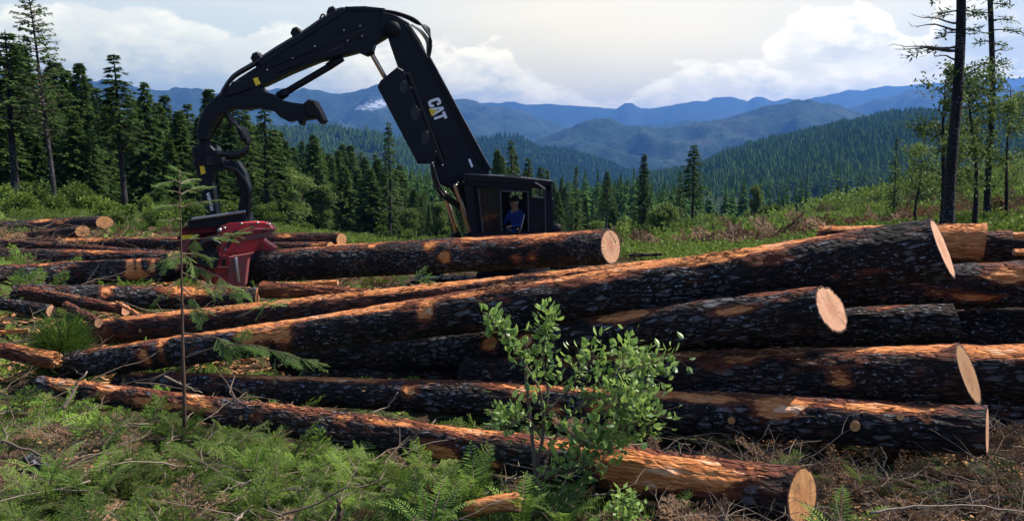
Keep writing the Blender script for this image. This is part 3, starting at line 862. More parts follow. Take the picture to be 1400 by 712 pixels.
tall_tree(1352, 315, 30, 8, 3, 'thinner dark trunk with short leafy branches beside the thickest one', 4,
    [(70, 1, 30, .1, 0), (130, -1, 24, .2, 0)],
    [(5, 1, 34, 60), (18, -1, 30, 50), (28, 1, 30, 50), (42, 1, 40, 55), (58, -1, 34, 50), (60, 1, 26, 50), (85, 1, 42, 60), (88, -1, 30, 50), (110, 1, 30, 50), (125, -1, 34, 40), (150, 1, 30, 40), (165, -1, 24, 40), (215, 1, 24, 40), (245, -1, 20, 30)] + [(y, s_, 40, 60) for y in range(-300, -5, 24) for s_ in (-1, 1)])
def lean_tree(px, pb, pt, Y, wpx, dx, label, seed, n, rad):
    g = np.random.default_rng(seed)
    b = P(px, pb, Y); z = gzs(b[0], b[1]); org = np.array([b[0], b[1], z])
    H = P(px, pt, Y)[2] - z
    root = empty('leafy_tree', org, label, 'tree', 'thin leafy trees among the right hand trunks')
    s = np.linspace(0, 1, 14)
    dx_ = P(px + dx, pt, Y)[0] - b[0]
    pts = np.stack([dx_ * s + .06 * np.sin(s * 7 + seed), .08 * np.cos(s * 5), H * s], 1)
    tb = MB().tube(pts, wpx * MPP(Y) / 2 * (1 - s) + .012, 8, 0)
    cb = MB()
    for q in range(26):
        t = g.uniform(.35, 1); c0 = np.array([np.interp(t, s, pts[:, k]) for k in range(3)])
        a = g.uniform(0, 6.28); l = rad * MPP(Y) * g.uniform(.4, 1) * (1.25 - .7 * t)
        e = c0 + np.array([math.cos(a) * l, math.sin(a) * l, l * g.uniform(.1, .6)])
        cb.tube([c0, (c0 + e) / 2 + [0, 0, .05], e], [.018, .01, .004], 4, 1, .2)
        m = n // 26
        tt = g.uniform(.3, 1.1, m)[:, None]
        pos = c0 + (e - c0) * tt + g.normal(0, .13, (m, 3))
        d = unit(g.normal(size=(m, 3)) - [0, 0, .3])
        cb.kites(pos, d, unit(np.cross(d, g.normal(size=(m, 3)))), .12 * g.uniform(.6, 1.3, m), .07, 0, g.uniform(.15, .9, m), .1)
    tb.build('trunk', M['trunk'], root, True); cb.build('crown', [M['leaf_pale'], M['twig']], root)
lean_tree(1338, 312, 100, 27, 8, -14, 'slender leaning leafy tree between the two tall trunks', 5, 3000, 66)
lean_tree(1288, 312, 112, 26, 10, 4, 'leafy tree hugging the left side of the thickest trunk', 6, 2600, 64)
lean_tree(1374, 312, 118, 30, 5, 6, 'thin leafy tree at the right edge of the picture', 7, 2600, 70)
lean_tree(1252, 312, 205, 34, 4, 6, 'low pale leafy tree left of the tall trunks', 9, 1600, 54)

# dead snags on the clearing
for i, (px, pb, pt, Y, lb) in enumerate([(974, 334, 308, 80, 'short dead trunk on the clearing floor below the plantation hill'), (1088, 312, 278, 100, 'thin dead pole on the clearcut slope')]):
    b = P(px, pb, Y); z = gzs(b[0], b[1]); H = P(px, pt, Y)[2] - z
    o = MB().tube([[0, 0, 0], [.05, 0, H * .5], [.02, 0, H]], [.16, .13, .07], 8, 0).build('snag', M['trunk'], origin=(b[0], b[1], z) if False else (0, 0, 0))
    o.location = (b[0], b[1], z); tag(o, lb, 'dead tree', 'dead trunks on the clearcut')

# ------------------------------------------------------------------ logs
LOGS = []
def make_log(L_, R_, label, bark='bark', cut='cut', cutL='cut_dirty', skewR=(0, 0), skewL=(0, 0), patches=(), top=0.0, bow=0.0, group='felled logs in the front pile', broken=(False, False), lump=1.0, bow_y=0.0, torn=None, stubs=(), name='log', flare=0.0, topr=(0, 1), lichen=None, nt=64, all_=0.0, capR=True):
    (xl, yl, dl_, Yl), (xr, yr, dr_, Yr) = L_, R_
    A, B = P(xl, yl, Yl), P(xr, yr, Yr)
    r0, r1 = dl_ * MPP(Yl) / 2, dr_ * MPP(Yr) / 2
    ax = B - A; Ln = np.linalg.norm(ax); X = ax / Ln
    Yv = unit(np.cross([0, 0, 1.0], X)); Zv = np.cross(X, Yv)
    seed = len(LOGS) * 13 + 5
    LOGS.append((A, B, r0, r1))
    nx = int(np.clip(Ln / (.035 if min(Yl, Yr) < 12 else .07), 30, 380))
    t = np.linspace(0, 1, nx); phi = np.arange(nt) / nt * 2 * math.pi
    T_, PH = np.meshgrid(t, phi, indexing='ij')
    rad = r0 + (r1 - r0) * T_ + flare * np.exp(-(1 - T_) * Ln / .35)
    q = np.stack([T_ * Ln, np.cos(PH) * rad, np.sin(PH) * rad], -1)
    sc = np.array([.5, 1, 1])
    dsp = lump * rad * (.075 * fbm(q * [.9, 2.2, 2.2], 3, seed) + .04 * fbm(q * [.6, 1, 1] * 9, 3, seed + 3)) + .016 * (1 - np.abs(fbm(q * [4, 20, 20], 3, seed + 9)) * 2.4)
    # strip mask
    S = np.full(T_.shape, all_) + .10 * sstep(-.1, .8, np.sin(PH)) + .20 * fbm(q * [.8, 2.5, 2.5], 3, seed + 20)
    if top:
        S = S + top * sstep(.50, .98, np.sin(PH + .15)) * sstep(topr[0] - .03, topr[0] + .05, T_) * (1 - sstep(topr[1] - .05, topr[1] + .03, T_)) * np.clip(.72 + 1.1 * fbm(q * [.9, 2.5, 2.5], 3, seed + 30), .15, 1.3)
    for (pt_, pa, wt, wa, st) in patches:
        dd = np.angle(np.exp(1j * (PH - R(pa)))) / R(wa)
        S = S + st * np.exp(-(((T_ - pt_) * Ln / wt) ** 2 + dd ** 2) ** 1.6)
    dsp = dsp - .014 * sstep(.5, .7, S)
    rad2 = rad + dsp
    x = T_ * Ln
    y = np.cos(PH) * rad2 + bow_y * np.sin(T_ * math.pi); z = np.sin(PH) * rad2 + bow * np.sin(T_ * math.pi)
    wr = np.clip(1 - (1 - T_) * Ln / (4 * r1), 0, 1) ** 1.0; wl = np.clip(1 - T_ * Ln / (4 * r0), 0, 1)
    x = x + wr * (-skewR[0] * np.cos(PH) * rad + skewR[1] * np.sin(PH) * rad) + wl * (-skewL[0] * np.cos(PH) * rad + skewL[1] * np.sin(PH) * rad)
    if broken[1]: x = x + np.clip(1 - (1 - T_) * Ln / (1.2 * r1), 0, 1) * r1 * .9 * fbm(np.stack([np.cos(PH) * 4, np.sin(PH) * 4, T_ * 0], -1), 3, seed + 40)
    if broken[0]: x = x - np.clip(1 - T_ * Ln / (1.2 * r0), 0, 1) * r0 * 1.5 * fbm(np.stack([np.cos(PH) * 4, np.sin(PH) * 4, T_ * 0], -1), 3, seed + 41)
    V = np.stack([x, y, z], -1)
    i, j = np.meshgrid(np.arange(nx - 1), np.arange(nt), indexing='ij'); j2 = (j + 1) % nt
    a, b, c, d = i * nt + j, (i + 1) * nt + j, (i + 1) * nt + j2, i * nt + j2
    Tt = np.concatenate([np.stack([a, b, c], -1).reshape(-1, 3), np.stack([a, c, d], -1).reshape(-1, 3)])
    root = MB().add(V.reshape(-1, 3), Tt, 0, .5, S.ravel()).build(name, M[bark], smooth=True)
    mw = Matrix(((X[0], Yv[0], Zv[0], A[0]), (X[1], Yv[1], Zv[1], A[1]), (X[2], Yv[2], Zv[2], A[2]), (0, 0, 0, 1)))
    root.matrix_world = mw
    tag(root, label, 'log', group)
    # end faces
    for e, (ring, cm, br, rr) in enumerate(((V[0], cutL, broken[0], r0), (V[-1], cut, broken[1], r1))):
        c0 = ring.mean(0)
        K = 14; rho = np.linspace(0, 1, K)[1:]
        W = c0 + (ring[None] - c0) * rho[:, None, None]
        if br:
            W[..., 0] += (1 if e else -1) * rr * .7 * fbm(W * [0, 9 / rr * .4, 9 / rr * .4], 3, seed + 50) * (1 - rho[:, None] ** 4)
        else:
            W[..., 0] += .008 * fbm(W * [0, 14, 3], 3, seed + 51) * (1 - rho[:, None] ** 6)
        Vf = np.concatenate([[c0], W.reshape(-1, 3)]); aux = np.concatenate([[0], np.repeat(rho, nt)])
        Tf = [(0, 1 + k, 1 + (k + 1) % nt) for k in range(nt)]
        for kk in range(K - 2):
            for k in range(nt):
                a, b = 1 + kk * nt + k, 1 + kk * nt + (k + 1) % nt
                Tf += [(a, a + nt, b + nt), (a, b + nt, b)]
        Tf = np.array(Tf)
        if e == 0: Tf = Tf[:, ::-1]
        f = MB().add(Vf, Tf, 0, .5, aux).build('cut_face', M[cm], root)
    # torn fibres along the top
    if torn:
        g = np.random.default_rng(seed)
        mb = MB()
        for (t0, t1, n) in torn:
            tt = g.uniform(t0, t1, n * 3); tt = tt[vn(np.stack([tt * Ln * 1.6, tt * 0, tt * 0], 1), seed) > .05][:n]; n = len(tt)
            if n == 0: continue
            ph = R(90) + g.normal(.15, .40, n)
            ii = np.clip((tt * (nx - 1)).astype(int), 0, nx - 1); jj = (ph / (2 * math.pi) * nt).astype(int) % nt
            base = V[ii, jj] + [0, 0, .002]
            d = unit(np.stack([g.choice([-1, 1], n) * 1.0, g.normal(0, .25, n), np.abs(g.normal(.02, .14, n))], 1))
            sd = unit(np.cross(d, np.array([0, 0, 1.0]) + g.normal(0, .4, (n, 3))))
            mb.kites(base, d, sd, g.uniform(.02, .06, n) + .12 * g.uniform(size=n) ** 5, g.uniform(.008, .026, n), 0, g.uniform(.2, 1, n), .15)
        tag(mb.build('splinters', M['chips'], root), None, None, None, 'stuff')
    for (st_, sa, sr) in stubs:
        ii = int(st_ * (nx - 1)); jj = int((sa % 360) / 360 * nt) % nt
        p0 = V[ii, jj]; n_ = unit(np.array([0, math.cos(R(sa)), math.sin(R(sa))]))
        m_ = MB()
        u_ = np.array([1.0, 0, 0]); v_ = np.cross(n_, u_); ang = np.arange(14) / 14 * 6.283
        ringb = p0 - n_ * .02 + (np.cos(ang)[:, None] * u_ + np.sin(ang)[:, None] * v_) * sr * 1.35
        ringt = p0 + n_ * .022 + (np.cos(ang)[:, None] * u_ + np.sin(ang)[:, None] * v_) * sr
        ringi = p0 + n_ * .020 + (np.cos(ang)[:, None] * u_ + np.sin(ang)[:, None] * v_) * sr * .5
        VV = np.concatenate([ringb, ringt, ringi, [p0 + n_ * .018]])
        AX = np.concatenate([np.full(14, 1.0), np.full(14, .92), np.full(14, .5), [0]])
        TT = []
        for k in range(14):
            l = (k + 1) % 14
            TT += [(k, l, 14 + l), (k, 14 + l, 14 + k), (14 + k, 14 + l, 28 + l), (14 + k, 28 + l, 28 + k), (28 + k, 28 + l, 42)]
        m_.add(VV, TT, 0, .5, AX).build('knot', M['cut_orange'], root)
    return root

PG = 'felled logs in the front pile'
RGp = 'logs stacked at the right edge'
LG = 'felled logs lying on the left'
# front pile
make_log((80, 501, 33, 12.5), (1289, 339, 84, 9.0), 'longest thick log on top of the front pile, black bark, pale sawn right end', 'bark', 'cut', 'bark',
    skewR=(-.24, -.24), top=.95, topr=(.05, .95), bow=0.0, patches=[(.30, 150, .30, 50, .85), (.335, 165, .15, 70, .7), (.145, 185, .14, 60, .8), (.17, 170, .08, 80, .7), (.45, 120, .35, 18, .8), (.51, 150, .12, 40, .8), (.56, 118, .25, 14, .7), (.70, 140, .45, 16, .5), (.80, 128, .4, 12, .7), (.855, 150, .30, 14, .55), (.93, 205, .35, 10, .3)],
    torn=[(.30, .62, 420), (.72, .86, 200), (.05, .3, 80)], flare=.0)
make_log((121, 455, 35, 14.2), (1010, 368, 50, 10.4), 'reddish log lying directly behind the longest log, its left end sawn', 'bark_red', 'cut', 'cut_orange', top=.85, all_=.22, skewL=(.1, .1),
    patches=[(.04, 200, .3, 60, .3), (.3, 110, 1.2, 50, .3), (.52, 110, 1.5, 30, .4)], torn=[(.15, .98, 600)], stubs=[(.13, 190, .03)])
make_log((400, 500, 34, 13.0), (1137, 423, 66, 8.5), 'shorter log under the longest one, round sawn face toward the right', 'bark', 'cut', 'bark', skewR=(-.22, -.26),
    patches=[(.72, 120, .42, 26, .95), (.885, 150, .30, 16, .95), (.60, 112, .3, 16, .7), (.56, 170, .12, 30, .8), (.49, 170, .16, 30, .9), (.95, 90, .5, 30, .4)], top=.12)
make_log((640, 516, 52, 10.8), (1324, 510, 84, 8.1), 'thick log with splintered top and a ragged dirty right end', 'bark_brown', 'cut_dirty', 'bark', skewR=(-.12, -.27), top=.60, topr=(.1, 1.0), broken=(False, False),
    patches=[(.42, 125, .25, 20, .7), (.80, 178, .13, 22, .75), (.53, 215, .5, 12, .4), (.62, 130, .2, 14, .4), (.95, 95, .5, 40, .4)], torn=[(.72, 1.0, 900), (.9, 1.0, 500), (.4, .7, 160)])
make_log((165, 524, 32, 12.2), (1350, 589, 66, 7.7), 'long low log with cut knots and a narrow oval sawn end at far right', 'bark', 'cut', 'bark', skewR=(-.12, 0), top=.66, bow=.05, bow_y=0,
    patches=[(.835, 140, .26, 34, 1.0), (.76, 120, .5, 22, .8), (.70, 112, .4, 18, .5), (.92, 120, .6, 18, .5), (.45, 150, .12, 30, .6), (.59, 140, .2, 30, .6), (.62, 190, .12, 30, .6), (.28, 100, .15, 20, .6), (.67, 170, .22, 28, .7), (.36, 185, .1, 20, .4), (.955, 150, .06, 12, .6)],
    torn=[(.1, .98, 220)], stubs=[(.90, 178, .045), (.797, 180, .035), (.936, 150, .03)])
make_log((55, 525, 22, 11.3), (1097, 679, 78, 6.5), 'nearest log, partly stripped to orange wood, broken left end and sawn right end', 'bark_brown', 'cut_orange', 'cut_orange', skewR=(-.30, -.05), top=.55, broken=(True, False),
    patches=[(.33, 155, .40, 36, .9), (.24, 175, .5, 40, .95), (.15, 160, .3, 60, .7), (.06, 120, .3, 70, .8), (.42, 165, .14, 24, .6), (.54, 118, .10, 16, .8), (.60, 112, .25, 14, .7), (.665, 190, .25, 30, .9), (.72, 200, .15, 30, .8), (.80, 110, .35, 24, .7), (.90, 150, .62, 44, 1.3), (.86, 190, .25, 40, .8)],
    torn=[(.0, .1, 90), (.3, .98, 160)], stubs=[(.40, 175, .028)])
make_log((380, 486, 40, 12.6), (1060, 478, 58, 10.2), 'dark log deep inside the front pile under the longest one', 'bark', 'cut', 'bark')
make_log((700, 470, 60, 11.0), (1309, 436, 40, 9.2), 'dark log under the butt of the longest log, a sliver of its end lit', 'bark', 'cut', 'bark', skewR=(.06, -.2), patches=[(.85, 110, .2, 12, .35)])
make_log((420, 520, 40, 12.4), (1010, 540, 62, 10.0), 'dark log at the bottom of the front pile behind the low long log', 'bark', 'cut', 'bark')
make_log((860, 560, 60, 9.9), (1290, 560, 74, 9.1), 'dark log under the thick splintered one at the bottom of the pile', 'bark', 'cut', 'bark')
# right pile
make_log((1120, 328, 38, 11.9), (1346, 332, 52, 10.9), 'log stripped to orange wood just behind the sawn end of the longest log', 'bark_red', 'cut_orange', 'cut_orange', group=RGp, all_=.25, top=.2, patches=[(.93, 165, .75, 62, 1.1), (.1, 100, .8, 40, .4)], skewR=(.1, .1), torn=[(0, 1, 120)])
make_log((1230, 340, 40, 12.6), (1384, 336, 42, 12.0), 'dark red log behind the stripped orange one on the right', 'bark_red', 'cut', 'bark', group=RGp, top=.2)
make_log((1300, 345, 36, 13.5), (1470, 332, 40, 13.0), 'red barked log at the very right edge behind the others', 'bark_red', 'cut', 'bark', group=RGp, top=.3)
make_log((1384, 322, 9, 12.3), (1470, 321, 9, 12.3), 'pale thin pole lying on the right logs at the picture edge', 'bark_red', 'cut', 'cut', group=RGp, all_=.9, name='pole')
make_log((1386, 345, 10, 11.4), (1480, 340, 12, 11.4), 'second pale pole below the first at the right edge', 'bark_red', 'cut', 'cut', group=RGp, all_=.9, name='pole')
make_log((1000, 402, 52, 11.0), (1500, 384, 62, 9.7), 'brown log with orange scars right of the longest log, running out of the picture', 'bark_brown', 'cut', 'bark', group=RGp, top=.35, patches=[(.775, 150, .28, 26, .95), (.70, 205, .3, 12, .7), (.62, 190, .3, 12, .5)])
make_log((960, 452, 50, 11.3), (1500, 446, 56, 9.9), 'black log in the shade below the scarred brown one', 'bark', 'cut', 'bark', group=RGp)
make_log((1280, 505, 70, 9.6), (1500, 508, 76, 9.0), 'log with a pale stripped top behind the ragged right end', 'bark_brown', 'cut', 'bark', group=RGp, top=.3, patches=[(.45, 122, .9, 24, 1.1)])
make_log((1250, 560, 60, 9.7), (1520, 566, 64, 9.2), 'black log at the bottom of the right stack', 'bark', 'cut', 'bark', group=RGp)
# held log
make_log((332, 365, 43, 19.35), (835, 337, 47, 16.8), 'thick log held in the red processor head with a clean round sawn end', 'bark', 'cut', 'bark', group='log in the processor head', skewR=(-.38, -.05), top=.35, bow=-.0,
    patches=[(.56, 140, .16, 26, 1.0), (.60, 180, .14, 26, 1.0), (.68, 105, .3, 14, .6), (.72, 130, 1.0, 40, .33), (.85, 130, .6, 50, .33), (.78, 200, .12, 20, .6), (.82, 195, .12, 20, .6), (.40, 120, .1, 20, .4)])
# middle ground
make_log((358, 396, 21, 15.6), (505, 401, 12, 15.2), 'short peeled pole lying under the held log', 'bark_red', 'cut', 'cut_orange', group='short pieces near the processor head', all_=.38, name='pole')
make_log((395, 390, 9, 16.6), (462, 386, 8, 16.4), 'pale split piece of wood behind the short peeled pole', 'bark_red', 'cut', 'cut', group='short pieces near the processor head', all_=.9, name='pole')
make_log((300, 330, 22, 30.5), (467, 328, 19, 28.5), 'red log with orange scars beyond the processor head', 'bark_red', 'cut_orange', 'bark', group='logs beyond the processor head', all_=.12, skewR=(-.2, 0), patches=[(.6, 130, .5, 30, .5), (.85, 160, .4, 20, .5)])
make_log((310, 341, 18, 28.5), (452, 338, 15, 27.0), 'thinner red log in front of the scarred one beyond the processor head', 'bark_red', 'cut_orange', 'bark', group='logs beyond the processor head', all_=.12, skewR=(-.2, 0), patches=[(.9, 150, .4, 40, .6)])
make_log((455, 338, 8, 27), (560, 333, 6, 28), 'flat pale pole lying beyond the held log', 'bark_red', 'cut', 'cut', group='logs beyond the processor head', all_=.6, name='pole')
make_log((860, 349, 4, 24), (905, 348, 3, 24), 'thin dark pole sticking out behind the held log', 'bark', 'cut', 'cut', group='logs beyond the processor head', name='pole')
# left pile
make_log((-60, 318, 22, 31), (143, 304, 18, 29), 'farthest left log with a bright round sawn end', 'bark', 'cut_orange', 'bark', group=LG, skewR=(-.8, -.1), patches=[(.62, 120, .5, 30, .7), (.75, 150, .3, 30, .6)])
make_log((10, 329, 16, 27), (113, 316, 15.5, 25.5), 'short red log with an orange end below the farthest left one', 'bark_red', 'cut_orange', 'bark', group=LG, skewR=(-.75, -.1), patches=[(.1, 120, .5, 50, .7), (.6, 130, .3, 30, .4)])
make_log((20, 334, 16, 25), (262, 333, 17, 23), 'scarred log lying between the left end logs and the processor head', 'bark_brown', 'cut', 'bark', group=LG, top=.45, patches=[(.4, 130, .6, 60, .7), (.52, 130, .4, 30, .7)], torn=[(.1, 1, 250)])
make_log((-50, 330, 12, 22.5), (240, 349, 11, 20.5), 'thin red log slanting down to the right across the left pile', 'bark_red', 'cut', 'bark', group=LG, top=.3, all_=.05)
make_log((-60, 349, 22, 21.5), (235, 354, 20, 20), 'brown log under the thin slanting one', 'bark_brown', 'cut', 'bark', group=LG, top=.3, patches=[(.65, 120, 1.0, 50, .5)])
make_log((-60, 380, 30, 17.6), (292, 366, 33, 19.4), 'thick black log on the left with curling orange bark scars', 'bark', 'bark', 'bark', group=LG, top=.15, patches=[(.655, 150, .07, 60, 1.2), (.69, 145, .06, 60, 1.2), (.675, 195, .28, 24, 1.2), (.745, 150, .06, 40, 1.2), (.32, 110, .2, 20, .5)])
make_log((20, 404, 30, 15.9), (352, 408, 30, 16.4), 'dark log just below the thick black one on the left', 'bark', 'bark', 'bark', group=LG, top=.2, patches=[(.38, 140, .12, 40, .9), (.66, 130, .4, 50, .5), (.75, 130, .3, 50, .6)], torn=[(.5, 1, 160)])
make_log((30, 398, 14, 15.2), (172, 424, 14, 14.2), 'thin red slab slanting in front of the dark left logs', 'bark_red', 'cut', 'cut', group=LG, top=.4, all_=.1, torn=[(0, 1, 80)], name='pole')
make_log((0, 415, 16, 15.0), (70, 425, 16, 14.6), 'dark log end in the left slash', 'bark', 'cut', 'cut_orange', group=LG)
make_log((2, 478, 20, 12.4), (78, 493, 25, 12.2), 'short broken stripped butt lying left of the longest log', 'bark_red', 'cut_orange', 'cut_orange', group=LG, all_=.55, broken=(True, True))
make_log((90, 417, 10, 14.2), (135, 441, 12, 13.4), 'small reddish split piece above the reddish log', 'bark_red', 'cut', 'cut', group=LG, all_=.3, name='pole')
make_log((-10, 455, 6, 13.2), (40, 451, 6, 13.2), 'pale thin pole lying in the slash at the left edge', 'bark_red', 'cut', 'cut', group=LG, all_=.85, name='pole')
make_log((160, 412, 5, 14.4), (190, 431, 7, 13.4), 'broken pale stick leaning on the dark left log', 'bark_red', 'cut', 'cut', group=LG, all_=.9, name='stick')
make_log((40, 630, 16, 8.3), (125, 672, 11, 7.6), 'short mossy grey log half buried in the front slash', 'trunk_grey', 'cut_dirty', 'cut_dirty', group=LG, broken=(True, True))

# ------------------------------------------------------------------ the logging machine
def YM(px): return 18.9 + (px - 290) * .0045
def mp(px, py, dy=0.0):
    return P(px, py, YM(px) + dy)
def mpl(pts, dy=0.0): return np.array([mp(x, y, dy) for x, y in pts])
MO = P(700, 400, 20.3); MO[2] = gzs(MO[0], MO[1])
machine = empty('forestry_excavator', MO, 'black tracked logging machine with a raised folded boom and an operator in its cab', 'excavator')
def part(name, mb, mats, parent=machine, smooth=False):
    return mb.build(name, mats, parent, smooth, MO)
def cyl(px0, py0, px1, py1, rpx, dy=0.0, dy1=None, sides=14):
    a, b = mp(px0, py0, dy), mp(px1, py1, dy if dy1 is None else dy1)
    return MB().tube([a, a + (b - a) * .02, b - (b - a) * .02, b], [rpx * .0165 * .9, rpx * .0165, rpx * .0165, rpx * .0165 * .9], sides)

boom = part('boom', MB()
    .prism(mpl([(524, 18), (541, 22), (560, 33), (575, 56), (586, 82), (630, 160), (669, 234), (672, 262), (640, 262), (612, 256), (600, 250), (592, 224), (580, 190), (560, 130), (545, 92), (536, 66), (531, 50), (520, 34)]), .50)
    .prism(mpl([(586, 80), (589, 79), (672, 232), (668, 234)]), .60)
    .prism(mpl([(546, 94), (550, 92), (602, 226), (597, 229)]), .60)
    .prism(mpl([(612, 250), (672, 252), (676, 330), (646, 335), (630, 280)]), .62), M['black_paint'])
part('boom_pin', MB().tube([mp(537, 40, -.36), mp(537, 40, .36)], .17, 20), M['black_dull'], boom, True)
for (x, y) in ((593, 222), (605, 226), (626, 250), (634, 249), (648, 250)):
    part('bolt', MB().tube([mp(x, y, -.345), mp(x, y, -.31)], .022, 10), M['steel'], boom, True)
# lettering on the boom, built as raised block letters
e_, u_ = np.array([.365, .931]), np.array([.94, -.34])
def decal(polys, o, sx, sy, name, mat, parent, dy, e=e_, u=u_):
    mb = MB()
    for pg in polys:
        pts = [(o[0] + e[0] * a * sx + u[0] * b * sy, o[1] + e[1] * a * sx + u[1] * b * sy) for a, b in pg]
        mb.prism(mpl(pts, dy), .012)
    part(name, mb, M[mat], parent)
Cc = [[(.0, .2), (.12, .05), (.3, 0), (.75, 0), (.92, .06), (1.0, .2), (1.0, .38), (.70, .38), (.70, .26), (.62, .22), (.42, .22), (.34, .28), (.34, .5), (.0, .5)],
      [(.0, .5), (.34, .5), (.34, .72), (.42, .78), (.62, .78), (.70, .74), (.70, .62), (1.0, .62), (1.0, .80), (.92, .94), (.75, 1.0), (.3, 1.0), (.12, .95), (.0, .80)]]
Aa = [[(1.03, 0), (1.33, 0), (1.56, .72), (1.56, 1.0), (1.38, 1.0)], [(1.56, 1.0), (1.56, .72), (1.79, 0), (2.10, 0), (1.76, 1.0)], [(1.40, .24), (1.46, .44), (1.66, .44), (1.72, .24)]]
Tt_ = [[(2.02, .76), (2.98, .76), (2.98, 1.0), (2.02, 1.0)], [(2.34, 0), (2.66, 0), (2.66, .76), (2.34, .76)]]
decal(Cc + Aa + Tt_, (584.0, 138.5), 10.4, 17.5, 'lettering', 'white', boom, -.262)
decal([[(1.0, -.10), (2.12, -.10), (1.56, .46)]], (584.0, 138.5), 10.4, 17.5, 'logo_triangle', 'yellow', boom, -.274)
decal([[(0, 0), (1, 0), (1, 1), (0, 1)]], (640, 218), 12, 3, 'safety_mark', 'white', boom, -.262)

guard = part('cylinder_guard', MB()
    .prism(mpl([(519, 121), (523, 113), (546, 94), (554, 98), (600, 214), (594, 224), (573, 224)]), .74), M['black_paint'])
for (x, y, r) in ((551, 119, 6.0), (567, 155, 7.0), (581, 189, 6.5)):
    part('recess', MB().prism(mpl([(x + r * math.cos(a) * .9, y + r * 1.5 * math.sin(a)) for a in np.linspace(0, 5.9, 14)], -.374), .012), M['rubber'], guard)
part('guard_rib', MB().prism(mpl([(556, 100), (560, 99), (606, 222), (602, 224)], -.30), .10), M['black_dull'], guard)
for y in (120, 150, 180, 207):
    part('bolt', MB().tube([mp(557 + (y - 107) * .39, y, -.365), mp(557 + (y - 107) * .39, y, -.345)], .02, 8), M['steel'], guard)
part('stick_cylinder_rod', cyl(506, 70, 532, 116, 3.2), M['bronze'], machine, True)
part('cylinder_end', cyl(502, 64, 508, 76, 5.5), M['black_dull'], machine, True)
for dy in (-.30, .30):
    rod = part('boom_cylinder', cyl(607 if dy > 0 else 622, 262 if dy > 0 else 252, 626 if dy > 0 else 645, 322, 3.3, dy * 1.35), M['bronze'], machine, True)
    part('barrel', cyl(622 if dy > 0 else 640, 318, 636 if dy > 0 else 652, 360, 7, dy * 1.35), M['black_dull'], rod, True)

stick = part('stick', MB()
    .prism(mpl([(353, 93), (372, 82), (415, 57), (452, 31), (474, 16), (500, 15), (524, 17), (540, 24), (538, 44), (528, 52), (513, 61), (510, 72), (502, 77), (491, 72), (473, 77), (456, 81), (440, 84), (420, 92), (398, 101), (360, 119), (352, 114)]), .42)
    .prism(mpl([(356, 88), (474, 12), (478, 17), (360, 93)]), .50)
    .prism(mpl([(474, 12), (500, 11), (528, 14), (528, 18), (476, 17)]), .50), M['black_paint'])
part('decal', MB().prism(mpl([(346, 108), (352, 106), (356, 115), (350, 118)], -.225), .015), M['yellow'], stick)
for (x, y) in ((353, 82), (407, 48), (456, 20)):
    k_ = part('hose_guard', MB().prism(mpl([(x - 8, y - 1), (x - 5, y - 8), (x + 1, y - 10), (x + 8, y - 3), (x + 12, y + 4), (x + 9, y + 12), (x, y + 12)]), .34), M['black_dull'], stick)
    part('bracket', MB().prism(mpl([(x + 2, y + 6), (x + 12, y + 2), (x + 16, y + 10), (x + 4, y + 16)]), .20), M['black_dull'], k_)
for a_, b_ in (((372, 92), (500, 40)), ((380, 100), (470, 62))):
    part('weld_seam', MB().tube([mp(*a_, -.213), mp(*b_, -.213)], .012, 5), M['black_dull'], stick, True)
part('cover_plate', MB().prism(mpl([(468, 40), (494, 34), (498, 52), (474, 58)], -.215), .02), M['black_dull'], stick)
for (x, y) in ((470, 42), (492, 36), (495, 50), (475, 56), (365, 96), (400, 80), (430, 64)):
    part('bolt', MB().tube([mp(x, y, -.235), mp(x, y, -.21)], .018, 8), M['steel'], stick, True)
part('cover_plate', MB().prism(mpl([(598, 190), (618, 184), (630, 210), (608, 218)], -.255), .02), M['black_dull'], boom)
# heel and gooseneck
heel = part('heel_boom', MB()
    .prism(mpl([(352, 94), (362, 104), (358, 118), (366, 127), (378, 130), (388, 138), (402, 141), (419, 143), (424, 139), (431, 140), (437, 150), (444, 165), (441, 168), (435, 162), (425, 164), (417, 165), (415, 172), (409, 163), (398, 167), (388, 162), (381, 154), (366, 150), (350, 147), (338, 151), (322, 149), (308, 154), (300, 161), (292, 172), (287, 184), (283, 192), (274, 192), (273, 180), (276, 164), (283, 150), (294, 137), (306, 128), (316, 119), (330, 108)]), .40)
    .prism(mpl([(322, 113), (350, 110), (352, 121), (330, 130), (310, 134)]), .50), M['black_paint'])
part('heel_plate', MB().prism(mpl([(419, 142), (425, 137), (432, 138), (439, 150), (446, 165), (441, 170), (434, 161), (424, 160)]), .52), M['black_dull'], heel)
cylh = part('heel_cylinder', cyl(388, 128, 456, 88, 4.6, -.0), M['black_dull'], machine, True)
part('cylinder_end', cyl(380, 133, 392, 126, 6.2), M['black_paint'], cylh, True)
part('cylinder_end', cyl(448, 92, 468, 79, 5.4), M['black_paint'], cylh, True)
